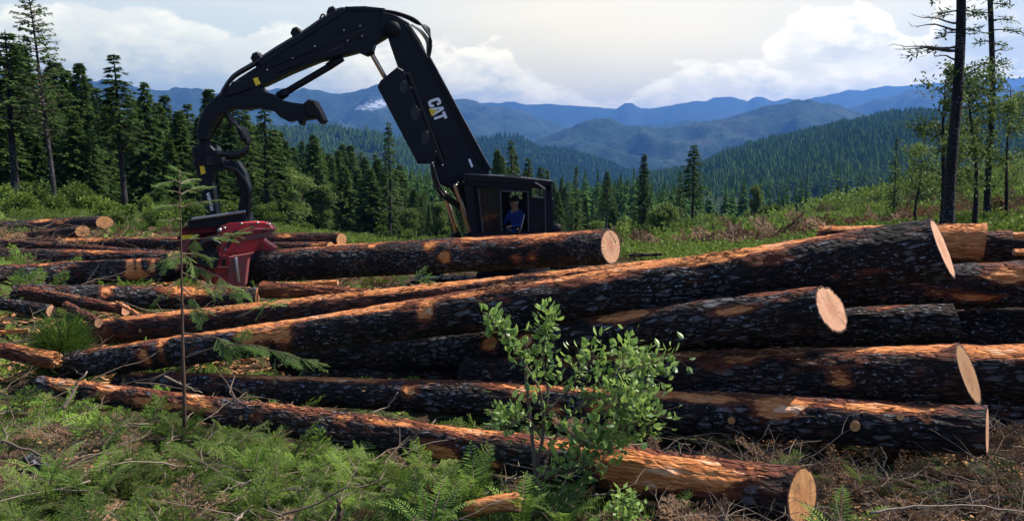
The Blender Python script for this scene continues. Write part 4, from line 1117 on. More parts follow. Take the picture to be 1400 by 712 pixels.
# hoses
def hose(pts, r, dy, name='hose', parent=machine, n=26, wob=.0):
    pts = np.array(pts, float); s = np.linspace(0, 1, len(pts)); q = np.linspace(0, 1, n)
    from mathutils.geometry import interpolate_bezier
    # Catmull-Rom
    out = []
    for k in range(len(pts) - 1):
        p0, p1, p2, p3 = pts[max(k - 1, 0)], pts[k], pts[k + 1], pts[min(k + 2, len(pts) - 1)]
        for t in np.linspace(0, 1, 7)[:-1]:
            out.append(.5 * ((2 * p1) + (-p0 + p2) * t + (2 * p0 - 5 * p1 + 4 * p2 - p3) * t * t + (-p0 + 3 * p1 - 3 * p2 + p3) * t ** 3))
    out.append(pts[-1]); out = np.array(out)
    W = np.array([mp(x, y, dy) for x, y in out])
    return part(name, MB().tube(W, r, 7), M['rubber'], parent, True)
for k, (dy, off) in enumerate(((-.16, 0), (-.05, 2), (.06, -2), (.16, 3))):
    hose([(300, 136 + off), (306, 122 + off), (320, 104 + off), (346, 88 + off), (380, 66 + off), (412, 47 + off), (440, 28 + off), (462, 15 + off), (480, 12), (500, 13)], .026, dy)
for k, (dy, off) in enumerate(((-.20, 0), (-.12, 3), (-.02, 6), (.08, 9), (.16, 5))):
    hose([(500, 15), (530, 15 + off * .3), (552, 20 + off * .4), (570, 28 + off * .5), (582 + off * .5, 42 - off * .3), (590 - off * .4, 58 + off), (586, 84)], .023, dy)
for dy, off in ((-.22, 0), (-.16, 2), (.1, 4)):
    hose([(562, 34), (574 + off, 44), (583 + off, 58), (584, 72), (588, 84), (610, 126 + off), (640, 180 + off), (672, 232)], .016, dy)
for o in (0, 4):
    hose([(554 + o, 34), (578 + o * .8, 74), (620 + o * .8, 152), (660 + o * .5, 230)], .014, -.27, 'grease_line', boom)
hose([(437, 26), (441, 20), (446, 24), (444, 34)], .02, -.2)
hose([(590, 222), (594, 246), (602, 264), (616, 276), (632, 286)], .045, -.36)
hose([(592, 226), (599, 250), (610, 266), (630, 280)], .03, -.42)
# arc of hoses between gooseneck and rotator
for k, (dy, o) in enumerate(((-.18, 0), (-.06, 3), (.06, -2), (.16, 5))):
    hose([(309, 152), (316 + o, 166), (328, 176 + o), (336 + o * .5, 188), (338, 202 + o), (328, 210 + o), (312, 211 + o), (292, 210)], .03, dy)
part('hose_clamp', MB().prism(mpl([(328, 172), (335, 176), (340, 190), (335, 194), (330, 184)]), .5), M['black_dull'])
# rotator and hanging frame
rot = part('rotator', MB().tube([mp(280, 190), mp(280, 199)], .13, 16).tube([mp(281, 198), mp(283, 226)], .24, 20)
    .prism(mpl([(268, 201), (294, 199), (300, 206), (298, 212), (268, 213)]), .5).prism(mpl([(270, 212), (302, 208), (312, 226), (268, 228)]), .42), M['black_paint'])
fr = part('hanging_frame', MB()
    .prism(mpl([(268, 222), (326, 220), (331, 232), (296, 230), (292, 250), (301, 304), (288, 308), (272, 236)]), .34)
    .prism(mpl([(318, 222), (327, 221), (337, 236), (342, 256), (341, 296), (336, 304), (326, 300), (332, 268), (328, 246)]), .30)
    .prism(mpl([(262, 300), (340, 290), (345, 306), (262, 312)]), .5), M['black_paint'])
part('decal', MB().prism(mpl([(273, 227), (279, 226), (281, 237), (275, 239)], -.175), .015), M['yellow'], fr)
for o in (0, 5, 10):
    hose([(306, 228), (322, 232), (334 - o * .6, 246), (341 - o * .7, 264), (340 - o * .7, 290), (338, 306)], .04, -.16 + o * .03, 'ribbed_hose', fr)
part('steel_bar', cyl(262, 300, 336, 289, 2.2, -.28), M['steel'], fr, True)
# WARATAH lettering down the left leg of the frame
STROKES = {'W': [[(0, 1), (.25, 0)], [(.25, 0), (.5, .7)], [(.5, .7), (.75, 0)], [(.75, 0), (1, 1)]], 'A': [[(0, 0), (.5, 1)], [(.5, 1), (1, 0)], [(.22, .35), (.78, .35)]],
           'R': [[(.1, 0), (.1, 1)], [(.1, .95), (.8, .9)], [(.8, .9), (.8, .55)], [(.8, .55), (.1, .5)], [(.4, .5), (.9, 0)]], 'T': [[(0, .93), (1, .93)], [(.5, 0), (.5, .93)]], 'H': [[(.1, 0), (.1, 1)], [(.9, 0), (.9, 1)], [(.1, .5), (.9, .5)]]}
mb = MB(); ee, uu = np.array([.235, .972]), np.array([.972, -.235]); o0 = np.array([282.2, 264.5])
for ci, ch in enumerate('WARATAH'):
    for (a, b) in STROKES[ch]:
        q = [o0 + ee * (ci * 3.6 + p[0] * 2.7) + uu * p[1] * 4.2 for p in (a, b)]
        d = unit(q[1] - q[0]); n_ = np.array([-d[1], d[0]]) * .38
        mb.prism(mpl([q[0] - n_ - d * .2, q[1] - n_ + d * .2, q[1] + n_ + d * .2, q[0] + n_ - d * .2], -.178), .012)
part('lettering', mb, M['white'], fr)
# processor head
head = part('processor_head', MB()
    .prism(mpl([(303, 309), (314, 304), (351, 302), (367, 303), (377, 311), (376, 315), (363, 322), (354, 336), (348, 345), (314, 348), (298, 347), (303, 334)], -.25), .22)
    .prism(mpl([(297, 346), (316, 348), (315, 386), (297, 388)], -.26), .26)
    .prism(mpl([(276, 350), (298, 344), (298, 386), (290, 388), (280, 378)], .1), .5), M['red_paint'])
part('head_frame', MB().prism(mpl([(246, 322), (300, 314), (300, 346), (266, 352), (250, 346)], .3), .4).prism(mpl([(264, 350), (284, 346), (284, 384), (272, 376)], .25), .3), M['dark_red'], head)
part('worn_side_plate', MB().prism(mpl([(314, 350), (348, 344), (341, 352), (337, 388), (330, 398), (316, 396), (312, 388)], -.62), .16)
     .prism(mpl([(327, 324), (362, 318), (377, 311), (377, 315), (364, 324), (330, 331)], -.40), .06), M['worn_red'], head)
for (x, y) in ((307, 312), (330, 306), (352, 305), (368, 307), (356, 320), (326, 330), (308, 342)):
    part('bolt', MB().tube([mp(x, y, -.385), mp(x, y, -.35)], .03, 8), M['steel'], head, True)
part('plate_rib', MB().prism(mpl([(318, 322), (350, 312), (374, 312), (374, 314), (351, 315), (319, 326)], -.40), .08), M['worn_red'], head)
part('plate_rib', MB().prism(mpl([(297, 364), (315, 365), (315, 368), (297, 367)], -.42), .06), M['worn_red'], head)
part('knife_cylinder', cyl(300, 330, 270, 342, 2.6, -.42), M['black_dull'], head, True)
part('knife_cylinder', cyl(322, 352, 326, 386, 2.2, -.73), M['steel'], head, True)
part('slot', MB().prism(mpl([(309, 337), (321, 315), (325, 315), (313, 339)], -.368), .012), M['rubber'], head)
part('slot', MB().prism(mpl([(303, 354), (309, 354), (309, 364), (303, 364)], -.398), .012), M['rubber'], head)
part('delimbing_knife', MB().prism(mpl([(350, 330), (358, 322), (366, 330), (378, 338), (377, 344), (352, 344)], .1), .3), M['red_paint'], head)
part('delimbing_knife', MB().prism(mpl([(244, 350), (252, 330), (262, 328), (256, 346), (252, 366), (240, 372)], -.1), .12), M['worn_red'], head)
part('head_cover', MB().prism(mpl([(258, 308), (300, 304), (302, 316), (250, 321), (252, 313)], .1), .5), M['dark_red'], head)
part('yellow_bracket', MB().prism(mpl([(250, 321), (264, 320), (264, 326), (250, 327)], -.05), .2), M['yellow'], head)
rl = MB().tube([mp(285, 352, -.45), mp(285, 352, .3)], .22, 18)
for a in np.arange(0, 6.28, .45):
    c, s_ = math.cos(a) * .23, math.sin(a) * .23
    rl.tube([mp(285, 352, -.44) + [c, 0, s_], mp(285, 352, .29) + [c, 0, s_]], .03, 4)
part('feed_roller', rl, M['black_dull'], head)
hose([(272, 352), (276, 334), (290, 328), (302, 334)], .03, -.5, 'hose', head)
hose([(262, 360), (268, 338), (284, 326), (300, 322)], .03, -.45, 'hose', head)
part('saw_box', MB().prism(mpl([(342, 352), (352, 346), (352, 392), (338, 396)], .1), .5), M['black_dull'], head)
part('bolt', MB().tube([mp(300, 315, -.42), mp(300, 315, -.30)], .05, 12), M['steel'], head, True)

# cab
YC0, YC1 = 18.95, 20.10
def cpr(pts, Y0, Y1):
    Ym_ = Y0
    q = np.array([P(x, y, Ym_) for x, y in pts]) + [0, (Y1 - Y0) / 2, 0]
    return q, (Y1 - Y0)
def cadd(mb, pts, Y0, Y1):
    q, w = cpr(pts, Y0, Y1); return mb.prism(q, w)
cabm = MB()
cadd(cabm, [(640, 244), (754, 253), (754, 259), (640, 254)], YC0, YC0 + .07)     # header
cadd(cabm, [(634, 252), (646, 252), (656, 332), (646, 332)], YC0, YC0 + .09)     # front post
cadd(cabm, [(681, 256), (686, 256), (688, 332), (683, 332)], YC0, YC0 + .08)
cadd(cabm, [(720, 257), (727, 257), (728, 332), (721, 332)], YC0, YC0 + .08)
cadd(cabm, [(743, 254), (754, 254), (758, 332), (745, 332)], YC0, YC0 + .09)
cadd(cabm, [(727, 270), (744, 271), (745, 332), (728, 332)], YC0 + .02, YC0 + .06)
cadd(cabm, [(652, 318), (746, 318), (748, 350), (654, 352)], YC0 + .01, YC0 + .08)
cadd(cabm, [(686, 257), (721, 257), (721, 262), (686, 262)], YC0 + .01, YC0 + .06)
# far side with its window openings
for pg in ([(636, 246), (697, 250), (697, 345), (650, 345)], [(697, 250), (755, 254), (755, 258), (697, 257)], [(697, 272), (755, 272), (757, 345), (697, 345)], [(714, 256), (727, 256), (727, 273), (714, 273)], [(704, 256), (706, 256), (706, 273), (704, 273)], [(737, 256), (739, 256), (739, 273), (737, 273)], [(745, 256), (755, 256), (755, 273), (745, 273)]):
    cadd(cabm, pg, YC1 - .06, YC1)
# rear and floor
cadd(cabm, [(744, 272), (757, 272), (758, 345), (746, 345)], YC0 + .09, YC1 - .06)
cadd(cabm, [(652, 342), (750, 342), (750, 350), (654, 350)], YC0 + .08, YC1 - .06)
cab = part('cab', cabm, M['black_paint'])
rf = MB(); cadd(rf, [(634, 238), (700, 241), (757, 248), (757, 253), (634, 246)], YC0 - .06, YC1 + .06)
roof = part('cab_roof', rf, M['black_paint'], cab)
q = MB(); cadd(q, [(690, 239), (712, 240), (712, 243), (690, 242)], YC0 + .2, YC0 + .7); part('roof_hatch', q, M['black_dull'], roof)
q = MB(); cadd(q, [(731, 250), (733, 249), (747, 258), (745, 260)], YC0 - .16, YC0 - .02); part('rain_visor', q, M['steel'], cab)  # bright steel colour stands in for light on the visor's edge
q = MB(); cadd(q, [(727, 267), (744, 270), (744, 271.2), (727, 268.2)], YC0 - .02, YC0 + .02); part('window_rail', q, M['steel'], cab)
q = MB(); cadd(q, [(654, 256), (682, 256), (684, 318), (661, 318)], YC0 + .03, YC0 + .035); part('side_window', q, M['glass'], cab)
q = MB(); cadd(q, [(727, 259), (743, 259), (744, 270), (727, 269)], YC0 + .03, YC0 + .035); part('side_window', q, M['glass'], cab)
fb = MB()
for pg in ([(683.2, 262), (684.6, 262), (686.4, 316), (685, 316)], [(721.5, 262), (722.6, 262), (723.2, 316), (722, 316)], [(684, 260.5), (722, 261.5), (722, 262.7), (684, 261.8)], [(653, 257), (654.2, 257), (661, 318), (659.8, 318)], [(744.5, 258), (745.6, 258), (746.6, 322), (745.4, 322)]): cadd(fb, pg, YC0 - .025, YC0 - .005)
part('window_frame', fb, M['frame_grey'], cab)
gb = MB()
for x in np.linspace(660, 678, 4): cadd(gb, [(x, 256), (x + 1.2, 256), (x + 3.2, 318), (x + 2, 318)], YC0 - .02, YC0)
part('window_guard', gb, M['black_dull'], cab)
hr = part('handrail', MB().tube([P(x, y, YC0 - .12) for x, y in ((717, 293), (715, 303), (713, 312), (709, 319))], .012, 6), M['steel'], cab, True)
st = MB(); cadd(st, [(708, 272), (722, 273), (724, 320), (708, 320)], 19.80, 19.95); cadd(st, [(690, 314), (722, 314), (722, 324), (690, 324)], 19.3, 19.8)
part('operator_seat', st, M['seat_fabric'], cab)
q = MB(); cadd(q, [(672, 296), (682, 294), (684, 340), (672, 340)], 19.2, 19.5); part('control_console', q, M['black_dull'], cab)
q = MB().tube([P(690, 314, 19.3), P(688, 306, 19.25)], .02, 8); part('joystick', q, M['rubber'], cab, True)
mr = part('mirror', MB().tube([P(760, 313, 18.88), P(760, 313, 18.94)], .13, 16), M['black_dull'], cab, True)
part('mirror_arm', MB().tube([P(750, 306, 19.0), P(760, 306, 18.93)], .015, 6), M['black_dull'], mr, True)
# engine house, turntable and tracks behind the logs
hs = MB(); cadd(hs, [(650, 280), (748, 280), (752, 360), (648, 360)], 20.75, 23.6)
house = part('engine_house', hs, M['black_paint'])
q = MB(); cadd(q, [(660, 276), (700, 276), (700, 281), (660, 281)], 21.2, 22.6); part('engine_cover', q, M['black_dull'], house)
part('turntable', MB().tube([np.array([P(700, 365, 20.9)[0], 20.9, MO[2] + 1.0]), np.array([P(700, 365, 20.9)[0], 20.9, MO[2] + 1.45])], .9, 28), M['black_dull'])
for ty in (19.7, 22.1):
    cx = P(700, 300, ty)[0]; L2, Hh = 2.0, .42
    an = np.linspace(0, 2 * math.pi, 60, endpoint=False)
    th = []
    tm = MB()
    path = []
    for s in np.linspace(-L2, L2, 16): path.append((s, Hh))
    for a in np.linspace(math.pi / 2, -math.pi / 2, 10)[1:-1]: path.append((L2 + Hh * math.cos(a), Hh * math.sin(a)))
    for s in np.linspace(L2, -L2, 16): path.append((s, -Hh))
    for a in np.linspace(-math.pi / 2, -3 * math.pi / 2, 10)[1:-1]: path.append((-L2 + Hh * math.cos(a), Hh * math.sin(a)))
    for k, (a, b) in enumerate(path):
        a2, b2 = path[(k + 1) % len(path)]
        d = np.array([a2 - a, b2 - b]); l = np.hypot(*d); d = d / max(l, .01); n_ = np.array([-d[1], d[0]])
        c0 = np.array([(a + a2) / 2, (b + b2) / 2])
        pts = [c0 + d * l * .47 * sx + n_ * .04 * sy for sx, sy in ((-1, -1), (1, -1), (1, 1), (.2, 1), (.2, 1.9), (-.1, 1.9), (-.1, 1), (-1, 1))]
        tm.prism([(cx + p[0], ty, MO[2] + .5 + p[1]) for p in pts], .62)
    tk = part('track', tm, M['black_dull'])
    part('track_frame', MB().prism([(cx - 1.8, ty, MO[2] + .3), (cx + 1.8, ty, MO[2] + .3), (cx + 1.9, ty, MO[2] + .62), (cx - 1.9, ty, MO[2] + .62)], .35), M['black_paint'], tk)
    for s in (-2.0, 2.0): part('sprocket', MB().tube([(cx + s, ty - .2, MO[2] + .5), (cx + s, ty + .2, MO[2] + .5)], .34, 20), M['black_dull'], tk, True)
part('track_bridge', MB().box((MO[0] - .8, 19.9, MO[2] + .55), (MO[0] + .8, 21.9, MO[2] + 1.02)), M['black_paint'])

# operator
def operator():
    H = P(707, 318, 19.58)
    J, E, RD = [], [], []
    def j(p, r, par=None):
        J.append(p); RD.append(r)
        if par is not None: E.append((par, len(J) - 1))
        return len(J) - 1
    pel = j((0, 0, .04), .125); sp_ = j((-.01, 0, .20), .125, pel); ch = j((-.03, 0, .38), .14, sp_); nk = j((-.05, 0, .52), .055, ch)
    jw = j((-.085, 0, .585), .075, nk); hd = j((-.075, 0, .67), .098, jw); tp = j((-.07, 0, .74), .09, hd)
    ns = j((-.17, 0, .635), .016, hd)
    for s in (-1, 1):
        sh = j((-.03, s * .19, .44), .062, ch); el = j((-.12, s * .25, .20), .046, sh); wr = j((-.34, s * .19, .17), .030, el)
        pa = j((-.40, s * .18, .17), .034, wr)
        for k in range(4):
            f1 = j((-.455, s * (.155 + .018 * k), .165), .010, pa); f2 = j((-.475 + .004 * abs(k - 1), s * (.155 + .018 * k), .135), .009, f1)
        t1 = j((-.40, s * .13, .155), .011, pa); j((-.43, s * .12, .14), .009, t1)
        hp = j((-.08, s * .10, .02), .095, pel); kn = j((-.46, s * .15, .06), .068, hp); an_ = j((-.50, s * .15, -.34), .045, kn); j((-.62, s * .15, -.38), .042, an_)
    me = bpy.data.meshes.new('body'); me.from_pydata(J, E, []); ob = bpy.data.objects.new('person', me); COL.objects.link(ob)
    sk = ob.modifiers.new('s', 'SKIN')
    for i, r in enumerate(RD):
        me.skin_vertices[0].data[i].radius = (r, r); me.skin_vertices[0].data[i].use_root = (i == 0)
    ss = ob.modifiers.new('d', 'SUBSURF'); ss.levels = 2; ss.render_levels = 2
    dg = bpy.context.evaluated_depsgraph_get(); dg.update()
    nm = bpy.data.meshes.new_from_object(ob.evaluated_get(dg))
    ob.modifiers.clear(); ob.data = nm
    for m in ('shirt', 'skin', 'trousers'): nm.materials.append(M[m])
    Ja = np.array(J)
    mat_j = []
    for i, p in enumerate(J):
        if p[2] > .5 or (p[0] < -.36 and abs(p[2] - .16) < .06 and RD[i] < .04): mat_j.append(1)
        elif p[2] < .1: mat_j.append(2)
        else: mat_j.append(0)
    for pl_ in nm.polygons:
        c = np.array(pl_.center); pl_.material_index = mat_j[int(np.argmin(np.linalg.norm(Ja - c, axis=1)))]; pl_.use_smooth = True
    ob.location = H; ob.rotation_euler = (0, 0, R(44))
    tag(ob, 'person in a blue shirt and dark cap seated at the controls in the cab', 'person')
    cb = MB(); rng_ = np.linspace(0, 2 * math.pi, 17)[:-1]
    prof = [(.104, .0), (.108, .03), (.10, .07), (.07, .105), (.03, .12)]
    V = np.array([(math.cos(a) * r, math.sin(a) * r * .92, z) for r, z in prof for a in rng_] + [(0, 0, .122)]); T = []
    for k in range(4):
        for i in range(16):
            l = (i + 1) % 16; T += [(k * 16 + i, k * 16 + l, (k + 1) * 16 + l), (k * 16 + i, (k + 1) * 16 + l, (k + 1) * 16 + i)]
    for i in range(16): T.append((64 + i, 64 + (i + 1) % 16, 80))
    cb.add(V + [-.075, -.01, .70], T)
    cb.prism([(-.16, -.01, .70), (-.27, -.01, .685), (-.27, -.01, .695), (-.16, -.01, .72)], .16)
    c = cb.build('cap', M['cap'], ob, True)
operator()

# ------------------------------------------------------------------ foreground vegetation
def bough_tpl(seed, fine=True):
    g = np.random.default_rng(seed)
    mb = MB()
    s = np.linspace(0, 1, 6); crv = g.uniform(-.15, .15)
    st_ = np.stack([s, crv * s * s, .10 * s - .16 * s * s], 1)
    mb.tube(st_, .012 * (1 - s) + .003, 4, 1, .35, cap=False)
    nb, dd, ln = [], [], []
    nt = 11 if fine else 7
    for k in range(nt):
        for sd in (-1, 1):
            t = .08 + .88 * (k + g.uniform(-.2, .2)) / nt
            p0 = np.array([np.interp(t, s, st_[:, i]) for i in range(3)])
            l = (.36 * (1 - t) + .09) * g.uniform(.7, 1.2)
            d = unit(np.array([math.cos(.9), sd * math.sin(.9), g.normal(-.05, .15)]))
            p1 = p0 + d * l + [l * .15, 0, -l * .12]
            mb.tube([p0, (p0 + p1) / 2 + [0, 0, .01], p1], [.005, .004, .002], 3, 1, .4, cap=False)
            m = max(3, int(l / (.022 if fine else .05)))
            for q in range(m):
                f = (q + .5) / m
                for side in (-1, 1, 0):
                    if side == 0 and q % 2: continue
                    nb.append(p0 + (p1 - p0) * f)
                    ax = unit(p1 - p0)
                    pr = np.array([-ax[1], ax[0], 0]) * side + np.array([0, 0, .25 if side else .9])
                    dd.append(ax * .75 + pr * .8 + g.normal(0, .16, 3)); ln.append((.052 if fine else .10) * g.uniform(.7, 1.2))
    nb, dd, ln = np.array(nb), unit(np.array(dd)), np.array(ln)
    sd = unit(np.cross(dd, g.normal(0, .35, dd.shape) + [0, 0, 1]))
    w = ln * (.34 if fine else .42)
    V = np.stack([nb - sd * w[:, None] * .5, nb + sd * w[:, None] * .5, nb + dd * ln[:, None]], 1).reshape(-1, 3)
    tn = np.repeat(np.clip(.35 + .45 * nb[:, 0] + g.normal(0, .12, len(nb)), 0, 1), 3)
    mb.add(V, np.arange(len(V)).reshape(-1, 3), 0, tn)
    return mb.arrays()
def frond_tpl(seed, n=22):
    g = np.random.default_rng(seed); mb = MB()
    s = np.linspace(0, 1, 10)
    ang = R(72) - R(75) * s ** 1.4
    x = np.concatenate([[0], np.cumsum(np.cos(ang[:-1]) / 9)]); z = np.concatenate([[0], np.cumsum(np.sin(ang[:-1]) / 9)])
    st_ = np.stack([x, s * 0, z], 1)
    mb.tube(st_, .008 * (1 - s) + .002, 3, 1, .5, cap=False)
    t = np.linspace(.14, .99, n); c = np.stack([np.interp(t, s, st_[:, i]) for i in range(3)], 1)
    tg = unit(np.stack([np.interp(t, s, np.gradient(st_[:, i])) for i in range(3)], 1))
    l = .15 * np.sin(np.clip(t * 1.05, 0, 1) * math.pi) ** .6 + .015
    for sd in (-1, 1):
        d = unit(tg * .35 + np.array([0, sd, 0]) + g.normal(0, .06, (n, 3)))
        mb.kites(c, d, tg, l * g.uniform(.85, 1.1, n), .030, 0, np.clip(.3 + .5 * t + g.normal(0, .1, n), 0, 1), .15, .3)
    return mb.arrays()
LA = np.array([np.concatenate([a, b, [r0, r1]]) for a, b, r0, r1 in LOGS])
def blocked(X, Y, Z, pad=.03, hmax=.45):
    hit = np.zeros(len(X), bool)
    for L_ in LA:
        a, b, r0, r1 = L_[:3], L_[3:6], L_[6], L_[7]
        d = b[:2] - a[:2]; t = ((X - a[0]) * d[0] + (Y - a[1]) * d[1]) / (d @ d)
        tc = np.clip(t, 0, 1)
        dist = np.hypot(X - a[0] - d[0] * tc, Y - a[1] - d[1] * tc)
        r = r0 + (r1 - r0) * tc; zb = a[2] + (b[2] - a[2]) * tc - r
        hit |= (dist < r + pad) & (zb < Z + hmax)
    return hit
def pxof(X, Y): return 700 + F * X / Y
def pyof(Y, Z):
    return 356 - F * np.tan(np.arctan2(Z - EYE, Y) + PITCH)
def sample(n, y0, y1, pxa, pxb, g, pw=1.0):
    Y = y0 + (y1 - y0) * g.uniform(size=n) ** pw; px = g.uniform(pxa, pxb, n)
    X = (px - 700) / F * Y
    return X, Y, gz(X, Y), px
FT = [bough_tpl(s, True) for s in range(4)]; CT = [bough_tpl(s + 10, False) for s in range(3)]
def slash(name, label, n, y0, y1, pa, pb, mat, tpls, smin, smax, seed, lift=.10, keep=None, pw=.8, tb=.5, tilt=.45, pad=.22):
    g = np.random.default_rng(seed)
    X, Y, Z, px = sample(n, y0, y1, pa, pb, g, pw)
    pp = np.stack([X, Y, X * 0], 1)
    dn = fbm(pp * 1.1, 3, seed)
    k = ~blocked(X, Y, Z, pad)
    if keep is not None: k &= keep(px, Y, dn)
    X, Y, Z, dn, pp = X[k], Y[k], Z[k], dn[k], pp[k]
    N = len(X)
    s = g.uniform(smin, smax, N)
    tint = np.clip(tb - .05 + 1.3 * fbm(pp * 1.5, 3, seed + 3) + g.normal(0, .22, N), 0, 1)
    Zz = Z + lift * g.uniform(0, 1, N) * (1 + 2.2 * np.clip(dn, -.4, 1))
    mb = MB()
    for q, tp in enumerate(tpls):
        m = np.arange(N) % len(tpls) == q
        rt = rots(m.sum(), g, s[m], tilt)
        # random pitch
        b = g.normal(-.12, tilt, m.sum()); c, s_ = np.cos(b), np.sin(b)
        Ry = np.zeros((m.sum(), 3, 3)); Ry[:, 1, 1] = 1; Ry[:, 0, 0] = c; Ry[:, 0, 2] = s_; Ry[:, 2, 0] = -s_; Ry[:, 2, 2] = c
        mb.inst(tp, rt @ Ry, np.stack([X, Y, Zz], 1)[m], tint[m])
    tag(mb.build(name, [M[mat], M['twig']]), label, None, None, 'stuff')
slash('fir_slash', 'cut green fir boughs covering the ground before the pile', 4600, 4.4, 9.3, -60, 1080, 'slash_green', FT, .18, .46, 1, .14, lambda px, Y, dn: (dn > -.16) & ((px < 900 - 60 * (Y - 6) + 200 * dn) | (RNG.uniform(size=len(px)) < .10)))
slash('fir_slash', 'green fir boughs between the logs farther back', 2200, 9.0, 20, -100, 620, 'slash_green', CT, .30, .65, 2, .12, lambda px, Y, dn: (dn > -.1), tb=.4)
slash('dry_slash', 'brown dead boughs and needles on the ground at bottom right', 900, 4.4, 9.2, 900, 1460, 'slash_brown', CT, .2, .45, 4, .10, None, tb=.68)
slash('dry_slash', 'dead boughs and brush between the far left logs', 2600, 15, 34, -80, 860, 'slash_brown', CT, .35, .8, 12, .0, None, tb=.25, pad=.5)
slash('fir_slash', 'green boughs between the far left logs', 1500, 17, 36, -80, 860, 'slash_green', CT, .35, .8, 13, .0, None, tb=.15, pad=.5)
slash('dry_slash', 'brown dead boughs among the green slash', 620, 4.4, 14, -60, 1000, 'slash_brown', CT, .2, .45, 5, .12, None, tb=.35)
slash('dry_slash', 'brown logging debris scattered over the far slope', 1500, 40, 190, 840, 1460, 'slash_brown', CT, 1.0, 2.4, 14, .1, lambda px, Y, dn: dn > -.2, tb=.55, pw=1.3)
slash('fir_slash', 'sparse green sprigs in the dry slash at bottom right', 420, 4.6, 9.0, 1040, 1460, 'slash_green', FT[:2], .15, .4, 6, .12, lambda px, Y, dn: dn > -.02, tb=.5)

def twig_tpl(seed):
    g = np.random.default_rng(seed); mb = MB()
    n = 7; s = np.linspace(0, 1, n)
    p = np.stack([s, np.cumsum(g.normal(0, .035, n)), np.abs(np.cumsum(g.normal(0, .02, n)))], 1)
    mb.tube(p, .011 * (1 - .7 * s), 4, 0, .5)
    for k in range(g.integers(1, 5)):
        i = g.integers(1, n - 1); d = unit(np.array([g.uniform(.2, 1), g.choice([-1, 1]) * g.uniform(.3, 1), g.uniform(-.1, .6)])) * g.uniform(.15, .4)
        mb.tube([p[i], p[i] + d * .5 + g.normal(0, .01, 3), p[i] + d], [.006, .004, .002], 3, 0, .5)
    return mb.arrays()
def twigs(name, label, n, y0, y1, pa, pb, seed, smin, smax, tb, keep=None, tilt=.15, lift=.12):
    g = np.random.default_rng(seed); X, Y, Z, px = sample(n, y0, y1, pa, pb, g, .8)
    k = ~blocked(X, Y, Z, .05)
    if keep is not None: k &= keep(px, Y)
    X, Y, Z = X[k], Y[k], Z[k]; N = len(X); s = g.uniform(smin, smax, N)
    mb = MB(); tint = np.clip(tb + g.normal(0, .28, N), 0, 1)
    for q in range(6):
        m = np.arange(N) % 6 == q; rt = rots(m.sum(), g, s[m], .1)
        b = g.normal(-.1, tilt, m.sum()); c, s_ = np.cos(b), np.sin(b)
        Ry = np.zeros((m.sum(), 3, 3)); Ry[:, 1, 1] = 1; Ry[:, 0, 0] = c; Ry[:, 0, 2] = s_; Ry[:, 2, 0] = -s_; Ry[:, 2, 2] = c
        mb.inst(twig_tpl(60 + q), rt @ Ry, np.stack([X, Y, Z + .02 + lift * g.uniform(size=N)], 1)[m], tint[m])
    tag(mb.build(name, M['twig']), label, None, None, 'stuff')
twigs('twig_litter', 'grey and tan twigs strewn over the front ground', 520, 4.4, 10, -60, 1080, 1, .2, .8, .55, lift=.22)
twigs('twig_litter', 'dense tangle of pale dry twigs at bottom right', 1100, 4.4, 9.2, 980, 1470, 2, .2, .8, .8, lift=.15, tilt=.25)
twigs('twig_litter', 'broken branches between the left logs', 1000, 10, 30, -80, 640, 3, .4, 1.3, .5, lift=.3)

def chips(name, label, n, seed, y0, y1, pa, pb, keep=None, size=(.02, .07), tb=.5):
    g = np.random.default_rng(seed); X, Y, Z, px = sample(n, y0, y1, pa, pb, g, .9)
    k = ~blocked(X, Y, Z, .0)
    if keep is not None: k &= keep(px, Y, pyof(Y, Z))
    X, Y, Z = X[k], Y[k], Z[k]; N = len(X)
    a = g.uniform(0, 6.28, N); d = unit(np.stack([np.cos(a), np.sin(a), g.normal(0, .25, N)], 1)); sd = unit(np.cross(d, g.normal(0, .35, (N, 3)) + [0, 0, 1]))
    l = g.uniform(*size, N)
    mb = MB().kites(np.stack([X, Y, Z + .03 + .04 * g.uniform(size=N)], 1), d, sd, l, l * g.uniform(.25, .6, N), 0, np.clip(tb + g.normal(0, .28, N), 0, 1), .1)
    tag(mb.build(name, M['chips']), label, None, None, 'stuff')
chips('bark_litter', 'red bark chips on the ground below the processor head', 14000, 1, 13.2, 22, 180, 860, None, (.06, .22), .35)
chips('bark_litter', 'orange bark chips scattered in the front slash', 2600, 2, 4.5, 10, -40, 1000, lambda px, Y, py: fbm(np.stack([px / 120, Y, Y * 0], 1), 2, 5) > .12, (.02, .08), .3)
chips('bark_litter', 'rusty bark chips and cones on the ground at bottom right', 7000, 3, 4.5, 9.2, 960, 1470, None, (.02, .075), .5)
twigs('twig_litter', 'tangle of broken branches below the processor head', 110, 13.8, 16.8, 190, 420, 7, .3, 1.0, .5, tilt=.3, lift=.25)
chips('bark_litter', 'red bark chips between the logs on the left', 11000, 4, 12, 34, -80, 420, None, (.06, .28), .3)

